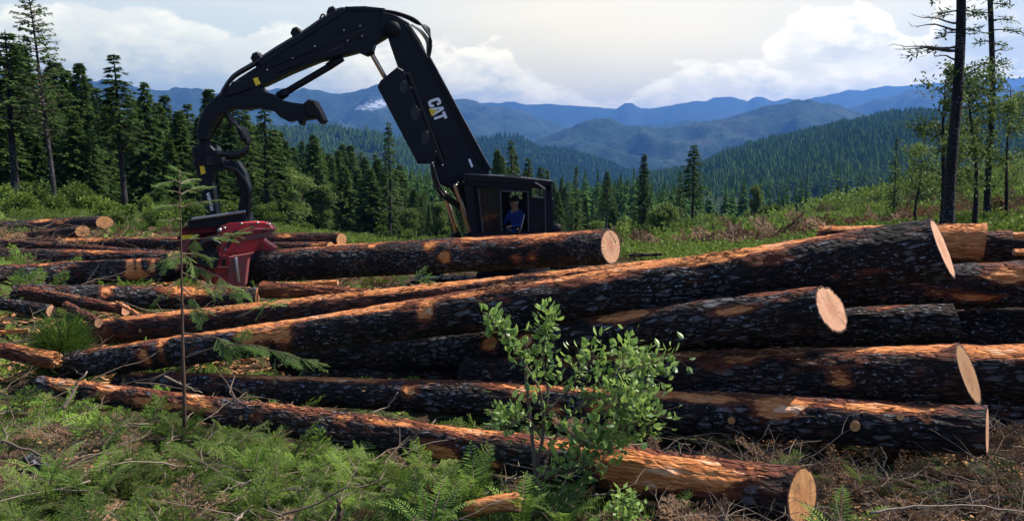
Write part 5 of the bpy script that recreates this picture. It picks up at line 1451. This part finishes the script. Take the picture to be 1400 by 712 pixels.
# ferns
FR = [frond_tpl(s) for s in range(3)]
def fern(px, py, Y, size, n, label, seed, mat='fern', tb=.5, upright=0.0):
    g = np.random.default_rng(seed + 300); b = P(px, py, Y); z = gzs(b[0], b[1])
    root = empty('fern', (b[0], b[1], z), label, 'fern', 'sword ferns growing in the slash')
    a0 = g.uniform(0, 6.28)
    fo = None
    for k in range(n):
        a = a0 + k * 6.283 / n + g.uniform(-.3, .3); s = size * g.uniform(.7, 1.15)
        V, T, Mm, A, S = FR[k % 3]
        th = -upright * g.uniform(.6, 1.2); c, s_ = math.cos(th), math.sin(th)
        Vr = np.stack([V[:, 0] * c + V[:, 2] * s_, V[:, 1], -V[:, 0] * s_ + V[:, 2] * c], 1) * s
        ca, sa = math.cos(a), math.sin(a)
        Vr = np.stack([Vr[:, 0] * ca - Vr[:, 1] * sa, Vr[:, 0] * sa + Vr[:, 1] * ca, Vr[:, 2]], 1)
        MB().add(Vr, T, Mm, np.clip(A + tb - .5 + g.normal(0, .08), 0, 1), S).build('frond', [M[mat], M['twig']], root)
    return root
fern(648, 690, 6.6, .66, 10, 'tall upright sword fern left of the leafy shrub', 1, upright=.35)
fern(712, 700, 6.3, .52, 9, 'sword fern at the foot of the leafy shrub', 2, upright=.3, tb=.6)
fern(585, 705, 6.2, .6, 9, 'small bright fern beside the broken stump', 3)
fern(770, 690, 6.4, .6, 9, 'low fern under the right side of the leafy shrub', 4, tb=.4)
fern(345, 620, 7.6, .6, 8, 'fern with one upright frond before the stripped front log', 5, upright=.25)
fern(70, 640, 7.4, .5, 9, 'dark green fern in the slash near the left edge', 6, tb=.3)
fern(130, 660, 7.0, .5, 9, 'bluish green fern in the middle of the left slash', 7, tb=.25)
fern(170, 625, 7.6, .42, 9, 'spreading fern below the thin sapling', 8, tb=.35)
fern(1150, 705, 6.1, .55, 8, 'fern right beside the sawn end of the stripped front log', 9, tb=.6)
fern(1200, 712, 5.7, .48, 7, 'small yellowish fern at the bottom edge right of the front log', 10, tb=.7)
fern(1290, 716, 5.6, .4, 7, 'small fern in the brown litter at bottom right', 11, tb=.5)
fern(20, 700, 6.0, .45, 9, 'fern in the bottom left corner', 12, tb=.4)

# grass around the fern group
def grass():
    g = np.random.default_rng(9); X, Y, Z, px = sample(5200, 5.2, 8.2, 500, 900, g)
    k = ~blocked(X, Y, Z, .02); X, Y, Z = X[k], Y[k], Z[k]; N = len(X)
    d = unit(np.stack([g.normal(0, .35, N), g.normal(0, .35, N), np.ones(N)], 1)); sd = unit(np.cross(d, g.normal(size=(N, 3))))
    mb = MB().kites(np.stack([X, Y, Z], 1), d, sd, g.uniform(.06, .24, N), .008, 0, g.uniform(.1, 1, N), .1)
    tag(mb.build('grass', M['grass']), 'thin green grass around the ferns and shrub', None, None, 'stuff')
grass()

# leafy shrub
def shrub():
    g = np.random.default_rng(21); Y0 = 7.0
    b = P(738, 690, Y0); z = gzs(b[0], b[1]); org = np.array([b[0], b[1], z])
    root = empty('leafy_shrub', org, 'glossy green leafy shrub with grey stems standing in front of the log pile', 'shrub')
    base = (738, 690, 0)
    lines = [
        [base, (733, 640, 0), (745, 585, .0), (738, 530, -.1), (712, 490, -.1), (690, 455, -.15), (668, 432, -.2)],
        [(712, 490, -.1), (700, 470, -.12), (684, 446, -.15), (664, 430, -.2)],
        [(722, 500, -.1), (716, 485, -.1), (722, 470, -.1)],
        [(742, 590, 0), (750, 540, .05), (742, 490, .1), (746, 455, .1), (752, 424, .1)],
        [base, (742, 640, .05), (765, 585, .1), (800, 545, .0), (838, 512, -.1), (880, 500, -.1), (930, 484, -.15)],
        [(790, 558, 0), (830, 545, .15), (870, 530, .2), (905, 500, .2)],
        [(738, 655, 0), (780, 615, -.15), (830, 590, -.2), (880, 575, -.2), (902, 560, -.2)],
        [(742, 600, 0), (725, 575, -.1), (700, 560, -.2)],
        [(765, 580, 0), (790, 600, -.3), (840, 620, -.3)],
        [(740, 660, 0), (770, 640, -.2), (800, 640, -.25)],
        [(750, 560, 0), (780, 530, .1), (800, 500, .1), (812, 480, .0)],
        [(800, 545, 0), (842, 540, -.3), (862, 560, -.3)],
        [(838, 512, 0), (862, 490, .1), (850, 474, .1)]]
    tb = MB(); B, D, S_, Ln, Tn = [], [], [], [], []
    dens = [120, 70, 26, 140, 160, 180, 220, 70, 190, 120, 125, 170, 90]
    for li, ln in enumerate(lines):
        pts = np.array([P(x, y, Y0 + d) for x, y, d in ln]) - org
        if li in (0, 2): pts[0] = (0, 0, -.05)
        n = len(pts); q = np.linspace(0, n - 1, n * 5)
        pp = np.stack([np.interp(q, np.arange(n), pts[:, k]) for k in range(3)], 1)
        pp[1:-1] = (pp[:-2] + pp[1:-1] * 2 + pp[2:]) / 4
        r0 = .019 if li in (0, 2) else .009
        tb.tube(pp, r0 * (1 - np.linspace(0, 1, len(pp))) + .003, 6, 0, .75)
        for k in range(dens[li]):
            t = g.uniform(.18 if li in (0,) else .3, 1.0) ** .8
            if li == 0 and g.uniform() < .15: t = g.uniform(.5, 1)
            i = min(int(t * (len(pp) - 1)), len(pp) - 1)
            sp_ = .04 if li in (0, 1, 2, 3) else .085
            off = g.normal(0, sp_, 3)
            p = pp[i] + off
            B.append(p)
            d = unit(unit(off + 1e-6) * .6 + g.normal(0, .5, 3) + [0, 0, .35]); D.append(d)
            Ln.append(g.uniform(.042, .092)); Tn.append(np.clip(.45 + .25 * (off[2] / sp_) + g.normal(0, .2), 0, 1))
            if k % 3 == 0: tb.tube([pp[i], p], [.002, .0012], 3, 0, .6, cap=False)
    B, D, Ln, Tn = np.array(B), np.array(D), np.array(Ln), np.array(Tn)
    sd = unit(np.cross(D, np.random.default_rng(4).normal(0, .7, D.shape) + [0, 0, 1.0]))
    nr = np.cross(D, sd); N = len(B)
    w = Ln * .30; l = Ln
    # each leaf: 6 outline points around a midrib, slightly folded
    def pt(a, b, c): return B + D * (l * a)[:, None] + sd * (w * b)[:, None] + nr * (l * c)[:, None]
    V = np.stack([pt(0, 0, 0), pt(.3, .85, .05), pt(.65, .8, .06), pt(1, 0, .0), pt(.65, -.8, .06), pt(.3, -.85, .05), pt(.5, 0, -.02)], 1).reshape(-1, 3)
    T = (np.array([[0, 1, 6], [1, 2, 6], [2, 3, 6], [3, 4, 6], [4, 5, 6], [5, 0, 6]])[None] + (np.arange(N) * 7)[:, None, None]).reshape(-1, 3)
    tb.build('stem', M['twig'], root, True)
    MB().add(V, T, 0, np.repeat(Tn, 7)).build('foliage', M['leaf'], root)
shrub()

# low leafy sprouts
bush('leafy_sprout', 690, 590, 8.7, 60, 44, 'small dark leafy plant between the two low logs', 'plant', 'small leafy plants by the logs', 'leaf', n=260, leaf=.07, seed=60, tintm=.15)
bush('leafy_sprout', 850, 712, 6.3, 90, 60, 'small leafy plant below the shrub at the bottom edge', 'plant', 'small leafy plants by the logs', 'leaf', n=200, leaf=.06, seed=61, tintm=.5)

# thin sapling and fir branches
def fir_branch(root, name, pts, Y, n, scale, seed, org, tb=.6, hang=0.0, rad=.008, mat='needle_fresh'):
    g = np.random.default_rng(seed)
    pp = np.array([P(x, y, Y + d) for x, y, d in pts]) - org
    q = np.linspace(0, len(pp) - 1, 16); pp = np.stack([np.interp(q, np.arange(len(pp)), pp[:, k]) for k in range(3)], 1)
    mb = MB().tube(pp, rad * (1 - np.linspace(0, 1, 16)) + .002, 5, 1, .5)
    for k in range(n):
        t = g.uniform(.35, 1); i = int(t * 15)
        tg = unit(pp[min(i + 1, 15)] - pp[max(i - 1, 0)])
        d = unit(tg * .8 + g.normal(0, .5, 3) * [1, 1, .5] - [0, 0, hang])
        sx = unit(np.cross([0, 0, 1.0], d)); zz = np.cross(d, sx)
        Rm = np.stack([d, sx, zz], 1) * scale * g.uniform(.6, 1.2)
        V, T, Mm, A, S = FT[k % 4]
        mb.add(V @ Rm.T + pp[i], T, Mm, np.clip(A + tb - .5 + g.normal(0, .1), 0, 1), S)
    return mb.build(name, [M[mat], M['twig']], root)
def sapling():
    Y = 9.0; b = P(251, 605, Y); z = gzs(b[0], b[1]); org = np.array([b[0], b[1], z])
    root = empty('fir_sapling', org, 'thin young fir with bare stem and light green tip in front of the logs', 'tree')
    pts = np.array([P(x, y, Y) for x, y in ((251, 605), (252, 540), (250, 480), (249, 420), (248, 360), (247, 300), (245, 240))]) - org
    pts[0, 2] = -.05
    MB().tube(pts, [.024, .021, .017, .013, .010, .007, .004], 8, 0, .35).build('stem', M['sapling_stem'], root, True)
    k = 0
    for (y, x2, y2, n, sc, hg, tb) in [(242, 243, 232, 5, .10, 0, .95), (250, 232, 248, 5, .11, 0, .95), (252, 262, 246, 5, .11, 0, .95), (264, 226, 262, 5, .12, 0, .9), (266, 268, 258, 5, .12, 0, .9), (282, 224, 282, 4, .12, .1, .85), (284, 276, 276, 4, .12, .1, .8), (300, 230, 302, 3, .12, .1, .75),
        (346, 285, 352, 5, .14, .3, .55), (350, 214, 362, 4, .13, .2, .5), (372, 300, 400, 7, .16, .5, .6), (380, 216, 410, 4, .14, .4, .45), (392, 282, 430, 5, .15, .5, .6), (418, 292, 428, 5, .14, .3, .6)]:
        fir_branch(root, 'branch', [(247 + (y - 240) * .012, y, 0), ((247 + x2) / 2, (y + y2) / 2 - 2, (-.1 if k % 2 else .12)), (x2, y2, (-.15 if k % 2 else .2))], Y, n, sc * (1.9 if y < 310 else 1.25), 500 + k, org, tb, hg, .005); k += 1
sapling()
def lone_branch(name, pts, Y, n, sc, label, seed, tb=.55, hang=.2, rad=.01, mat='needle_fresh'):
    o = P(pts[0][0], pts[0][1], Y)
    ob = fir_branch(None, name, pts, Y, n, sc, seed, np.zeros(3), tb, hang, rad, mat)
    tag(ob, label, 'branch', 'green fir branches lying over the logs')
lone_branch('fir_branch', [(252, 489, .05), (300, 472, 0), (345, 470, -.05), (395, 488, -.1), (425, 492, -.1)], 8.9, 20, .30, 'green fir branch hanging in front of the dark gap under the longest log', 1, .6, .25)
lone_branch('fir_branch', [(252, 455, .05), (300, 462, 0), (335, 500, -.05)], 8.9, 7, .22, 'small drooping fir sprig left of the larger hanging branch', 2, .6, .4)
lone_branch('fir_branch', [(-10, 410, 0), (14, 402, 0), (30, 385, 0), (50, 379, 0)], 12.5, 6, .34, 'yellow green fir sprig at the left edge over the dark logs', 3, .8, 0)
lone_branch('fir_branch', [(330, 432, 0), (352, 420, 0), (380, 415, 0)], 12.2, 6, .3, 'green sprig lying on the reddish log right of the sapling', 4, .6, .1)
lone_branch('fir_branch', [(540, 388, 0), (560, 383, 0), (585, 382, 0)], 14, 5, .36, 'small green sprig under the middle of the held log', 5, .4, 0)
lone_branch('fir_branch', [(230, 330, 0), (275, 326, 0), (330, 320, 0)], 17.4, 10, .45, 'pale green fir branch drooping over the red processor head', 6, .8, .2)
lone_branch('fir_branch', [(205, 350, 0), (235, 345, 0), (262, 352, 0)], 16.6, 9, .40, 'green fir sprig at the right end of the thick black left log', 8, .5, .2)
lone_branch('fir_branch', [(270, 395, 0), (300, 388, 0), (335, 398, 0)], 15.2, 10, .38, 'green sprig lying on the red chips below the processor head', 9, .55, .2)
lone_branch('fir_branch', [(236, 352, 0), (262, 362, 0), (300, 378, 0), (318, 392, 0)], 17.2, 12, .40, 'grey green fir branch in front of the lower processor head', 7, .5, .4)
def clump(px, py, Y, w, h, label, seed, tb):
    g = np.random.default_rng(seed); b = P(px, py, Y); z = gzs(b[0], b[1]); W = w * MPP(Y) / 2; Hh = h * MPP(Y) + max(0, b[2] - z)
    n = 2600; a = g.uniform(0, 6.28, n); r = g.uniform(0, 1, n) ** .5 * W * .5
    base = np.stack([np.cos(a) * r, np.sin(a) * r, g.uniform(0, .75, n) * Hh * (1 - (r / W) ** 2)], 1)
    d = unit(np.stack([np.cos(a) * .5, np.sin(a) * .5, np.ones(n) * .5], 1) + g.normal(0, .3, (n, 3)))
    mb = MB().kites(base, d, unit(np.cross(d, g.normal(size=(n, 3)))), Hh * .35 * g.uniform(.5, 1.2, n), .010, 0, np.clip(tb + g.normal(0, .2, n), 0, 1))
    o = mb.build('fir_seedling', [M['slash_green']]); o.location = (b[0], b[1], z); tag(o, label, 'seedling')
clump(84, 478, 12.6, 86, 62, 'soft bluish green fir clump left of the reddish log end', 3, .3)

# separate sticks, chunks and stump
def stick_thing(pts, Y, r, label, seed, tint=.6, mat='twig'):
    g = np.random.default_rng(seed); pp = np.array([P(x, y, Y + d) for x, y, d in pts])
    n = len(pp); q = np.linspace(0, n - 1, n * 4); w = np.stack([np.interp(q, np.arange(n), pp[:, k]) for k in range(3)], 1) + g.normal(0, r * .35, (n * 4, 3))
    mb = MB().tube(w, r * (1 - .6 * np.linspace(0, 1, n * 4)), 7, 0, tint)
    for k in range(3):
        i = g.integers(2, len(w) - 2); d = g.normal(0, 1, 3) * r * 5 + [0, 0, r * 3]; mb.tube([w[i], w[i] + d], [r * .35, r * .12], 4, 0, tint)
    o = mb.build('stick', M[mat], None, True); tag(o, label, 'stick', 'single sticks lying in the slash')
stick_thing([(86, 560, -.1), (101, 535, 0), (117, 508, .1)], 9.6, .022, 'thick grey stick leaning on the left end of the front log', 1, .7)
stick_thing([(224, 514, 0), (250, 526, 0), (276, 537, 0)], 9.3, .014, 'straight grey stick lying behind the sapling stem', 2, .9)
stick_thing([(380, 704, 0), (430, 690, 0), (482, 662, 0)], 6.3, .012, 'long grey brown stick at the bottom left of centre', 3, .5)
stick_thing([(300, 674, 0), (322, 664, 0), (343, 656, 0)], 6.9, .014, 'pale stick lying in the green slash left of centre', 4, 1.0)
stick_thing([(322, 712, -.1), (334, 700, 0), (346, 690, 0)], 6.1, .012, 'short pale stick near the bottom edge', 5, 1.0)
stick_thing([(0, 602, 0), (40, 616, 0), (100, 640, 0), (150, 672, 0)], 7.6, .014, 'long curved grey branch in the left slash', 6, .6)
stick_thing([(508, 564, -.1), (530, 556, 0), (545, 535, 0)], 9.0, .010, 'thin pale bent stick leaning between the two low logs', 7, .9)
stick_thing([(1190, 700, 0), (1250, 692, 0), (1330, 690, 0), (1410, 700, 0)], 5.9, .010, 'long pale twig curving across the bottom right litter', 8, .9)
stick_thing([(1205, 645, 0), (1212, 625, 0), (1204, 610, 0)], 7.2, .007, 'small forked grey twig standing before the low log', 9, .8)
stick_thing([(463, 712, 0), (466, 696, 0), (462, 682, 0)], 6.1, .022, 'short red brown stick standing in the slash', 10, .1)
stick_thing([(842, 332, 0), (838, 324, 0), (830, 312, 0)], 16.6, .012, 'thin pale splinter standing above the held log end', 11, 1.0)
make_log((642, 694, 26, 6.35), (708, 686, 30, 6.25), 'short chunk of bright stripped wood under the ferns', 'bark_red', 'cut_orange', 'cut_orange', group='loose wood chunks', all_=.95, broken=(True, True), name='wood_chunk', nt=32)
def snag(px, pb, pt, Y, w, label):
    b = P(px, pb, Y); z = gzs(b[0], b[1]); H = P(px, pt, Y)[2] - z
    g = np.random.default_rng(2); mb = MB()
    n = 16; an = np.arange(n) / n * 6.283; r = w * MPP(Y) / 2
    V = np.concatenate([np.stack([np.cos(an) * r * 1.2, np.sin(an) * r * 1.2, an * 0 - .05], 1), np.stack([np.cos(an) * r, np.sin(an) * r, an * 0 + H * .55], 1), np.stack([np.cos(an) * r * .8, np.sin(an) * r * .8, H * (.6 + .4 * g.uniform(size=n))], 1), [[0, 0, H * .5]]])
    T = []
    for k in range(2):
        for i in range(n):
            l = (i + 1) % n; T += [(k * n + i, k * n + l, (k + 1) * n + l), (k * n + i, (k + 1) * n + l, (k + 1) * n + i)]
    for i in range(n): T.append((2 * n + i, 2 * n + (i + 1) % n, 3 * n))
    o = mb.add(V, T, 0, .5, .5).build('broken_stump', M['bark_red']); o.location = (b[0], b[1], z); tag(o, label, 'stump')
snag(587, 692, 655, 6.7, 16, 'small broken stump with a jagged top in the grass left of the ferns')

# ------------------------------------------------------------------ camera, sun, sky, air
cam = bpy.data.cameras.new('camera'); co = bpy.data.objects.new('camera', cam); COL.objects.link(co)
co.location = (0, 0, EYE); co.rotation_euler = (math.pi / 2 - PITCH, 0, 0)
cam.sensor_width = 36; cam.lens = 36 * F / 1400; cam.clip_end = 60000; cam.clip_start = .05
scene.camera = co

sd = bpy.data.lights.new('sun', 'SUN'); sd.energy = 4.6; sd.angle = R(.53); sd.color = (1, .94, .84)
so = bpy.data.objects.new('sun', sd); COL.objects.link(so)
sv = Vector((math.sin(SUN_AZ) * math.cos(SUN_EL), math.cos(SUN_AZ) * math.cos(SUN_EL), math.sin(SUN_EL)))
so.rotation_euler = sv.to_track_quat('Z', 'Y').to_euler()

w = bpy.data.worlds.new('World'); scene.world = w; w.use_nodes = True
class WT(NT):
    def __init__(s, tree): s.t = tree; s.t.nodes.clear(); s.out = s.n('ShaderNodeOutputWorld')
k = WT(w.node_tree)
sky = k.n('ShaderNodeTexSky', sky_type='NISHITA', sun_disc=False, sun_elevation=SUN_EL, sun_rotation=SUN_AZ, altitude=500, air_density=1.0, dust_density=1.2)
gen = k.n('ShaderNodeTexCoord').outputs['Generated']
sep = k.n('ShaderNodeSeparateXYZ'); k.l(gen, sep.inputs[0])
az = k.math('ARCTAN2', sep.outputs[0], sep.outputs[1]); el = k.math('ARCSINE', sep.outputs[2])
ang = k.n('ShaderNodeCombineXYZ'); k.l(az, ang.inputs[0]); k.l(k.math('MULTIPLY', el, 1.9), ang.inputs[1])
A_ = ang.outputs[0]
def curve(pts, x):
    """height of the cumulus tops (radians) as a function of azimuth"""
    r = k.n('ShaderNodeFloatCurve'); c = r.mapping.curves[0]; r.mapping.use_clip = False
    x0, x1 = -.8, .8
    P_ = [((math.atan((px - 700) / F) - x0) / (x1 - x0), (225 - py) / F * 2.5) for px, py in pts]
    c.points[0].location = P_[0]; c.points[1].location = P_[-1]
    for p in P_[1:-1]: c.points.new(*p)
    for p in c.points: p.handle_type = 'AUTO_CLAMPED'
    r.mapping.update()
    k.l(k.rng(x, x0, x1, 0, 1, False), r.inputs['Value'])
    return k.math('DIVIDE', r.outputs[0], 2.5)
n1 = k.noise(A_, 9, 7, .55, .2); n2 = k.noise(A_, 26, 6, .6); n3 = k.noise(k.mapping(A_, (1, 2.2, 1)), 3.2, 5, .5)
bump_ = k.math('ADD', k.math('MULTIPLY', k.math('SUBTRACT', n1, .5), .105), k.math('MULTIPLY', k.math('SUBTRACT', n2, .5), .050))
ed1 = curve([(-300, 60), (90, 34), (180, 22), (260, 40), (340, 60), (420, 40), (520, 70), (640, 62), (680, 62), (712, 96), (760, 117), (800, 124), (840, 122), (880, 110), (920, 100), (980, 96), (1040, 92), (1100, 84), (1200, 96), (1260, 108), (1400, 104), (1700, 60)], az)
ed2 = curve([(-300, 225), (960, 225), (1015, 120), (1040, 78), (1065, 48), (1105, 26), (1155, 26), (1200, 40), (1240, 72), (1268, 10), (1310, -40), (1400, -30), (1700, -100)], az)
lo2 = curve([(-300, 225), (1000, 110), (1040, 90), (1150, 96), (1260, 100), (1400, 96), (1700, 90)], az)
def layer(edge, soft):
    d = k.math('SUBTRACT', k.math('ADD', edge, bump_), el)
    return d, k.rng(d, -soft * .3, soft)
d1, m1 = layer(ed1, .008)
d2, m2 = layer(ed2, .008)
# base high thin cloud: grey blue on the left, warm cream toward the middle
warm = k.math('MULTIPLY', k.rng(k.math('ABSOLUTE', k.math('SUBTRACT', az, .13)), .50, .05), k.rng(el, .42, .10))
basec = k.mix(warm, (.74, .82, .90), (1.07, 1.02, .86))
basec = k.mix(k.math('MULTIPLY', k.rng(n3, .42, .66), .45), basec, (.86, .85, .74))
basec = k.mix(k.math('MULTIPLY', k.rng(k.noise(k.mapping(A_, (1, 4, 1)), 4.5, 5, .6), .5, .7), .5), basec, (.98, .97, .86))
def cum(d):
    shade = k.rng(k.math('ADD', d, k.math('MULTIPLY', k.math('SUBTRACT', n2, .5), .10)), .0, .085)
    c = k.mix(shade, (1.42, 1.38, 1.30), (.62, .69, .78))
    lit = k.rng(k.noise(A_, 15, 6, .62, .3), .46, .60)
    c = k.mix(k.math('MULTIPLY', lit, .75), c, (1.05, 1.04, 1.02))
    return c
col = k.mix(m1, basec, cum(d1))
peach = k.rng(k.math('SUBTRACT', el, k.math('ADD', lo2, k.math('MULTIPLY', bump_, .5))), -.012, .012)
col = k.mix(k.math('MULTIPLY', m2, peach), col, cum(d2))
# blue grey gap at far right
gap = k.math('MULTIPLY', k.rng(az, .40, .47), k.rng(k.noise(A_, 6, 4, .5), .45, .58))
col = k.mix(k.math('MULTIPLY', gap, k.rng(el, .07, .12)), col, (.42, .55, .80))
cover = k.math('MULTIPLY', k.rng(el, .60, .26), k.rng(k.math('ABSOLUTE', az), 1.4, .8))
cover = k.math('MAXIMUM', cover, k.math('MULTIPLY', k.rng(k.noise(gen, 3, 6, .6), .52, .66), .25))
wr_ = k.rng(el, .28, .03)
col = k.mix(k.math('MULTIPLY', k.rng(az, .08, -.35), .42), col, (.58, .78, 1.12))
tn_ = k.n('ShaderNodeVectorMath', operation='MULTIPLY'); k.l(col, tn_.inputs[0]); k.l(k.mix(wr_, (.86, .80, .67), (1.12, .97, .50)), tn_.inputs[1]); col = tn_.outputs[0]
x10 = k.n('ShaderNodeVectorMath', operation='SCALE'); k.l(col, x10.inputs[0]); x10.inputs['Scale'].default_value = 10.0
skyc = k.mix(cover, sky.outputs[0], x10.outputs[0])
bg = k.n('ShaderNodeBackground'); bg.inputs['Strength'].default_value = .10
k.l(skyc, bg.inputs[0]); k.l(bg.outputs[0], k.out.inputs['Surface'])

# haze box
hm = bpy.data.materials.new('air'); hm.use_nodes = True; ht = hm.node_tree; ht.nodes.clear()
ho = ht.nodes.new('ShaderNodeOutputMaterial'); pv = ht.nodes.new('ShaderNodeVolumePrincipled')
pv.inputs['Color'].default_value = (.13, .36, 1.0, 1); pv.inputs['Density'].default_value = 8.5e-5; pv.inputs['Anisotropy'].default_value = .4
ht.links.new(pv.outputs[0], ho.inputs['Volume'])
zmax = max(max((o.matrix_world @ Vector(c)).z for c in o.bound_box) for o in bpy.data.objects if o.type == 'MESH' and o.get('kind') == 'structure')
hz = MB().box((-13000, -27000, -150), (13000, 27000, zmax + 20)).build('haze', hm)
hz.scale = (2.2, 1, 1); tag(hz, 'thin blue air between the clearing and the far mountains', None, None, 'stuff')

scene.render.engine = 'CYCLES'
cy = scene.cycles
cy.max_bounces = 5; cy.diffuse_bounces = 2; cy.glossy_bounces = 2; cy.transmission_bounces = 3; cy.volume_bounces = 0; cy.transparent_max_bounces = 6
cy.use_denoising = True; cy.denoiser = 'OPENIMAGEDENOISE'; cy.sample_clamp_indirect = 4.0
cy.use_adaptive_sampling = True; cy.adaptive_threshold = .02
vs = scene.view_settings; vs.view_transform = 'Standard'; vs.look = 'None'; vs.exposure = .82; vs.gamma = 1; vs.use_curve_mapping = False
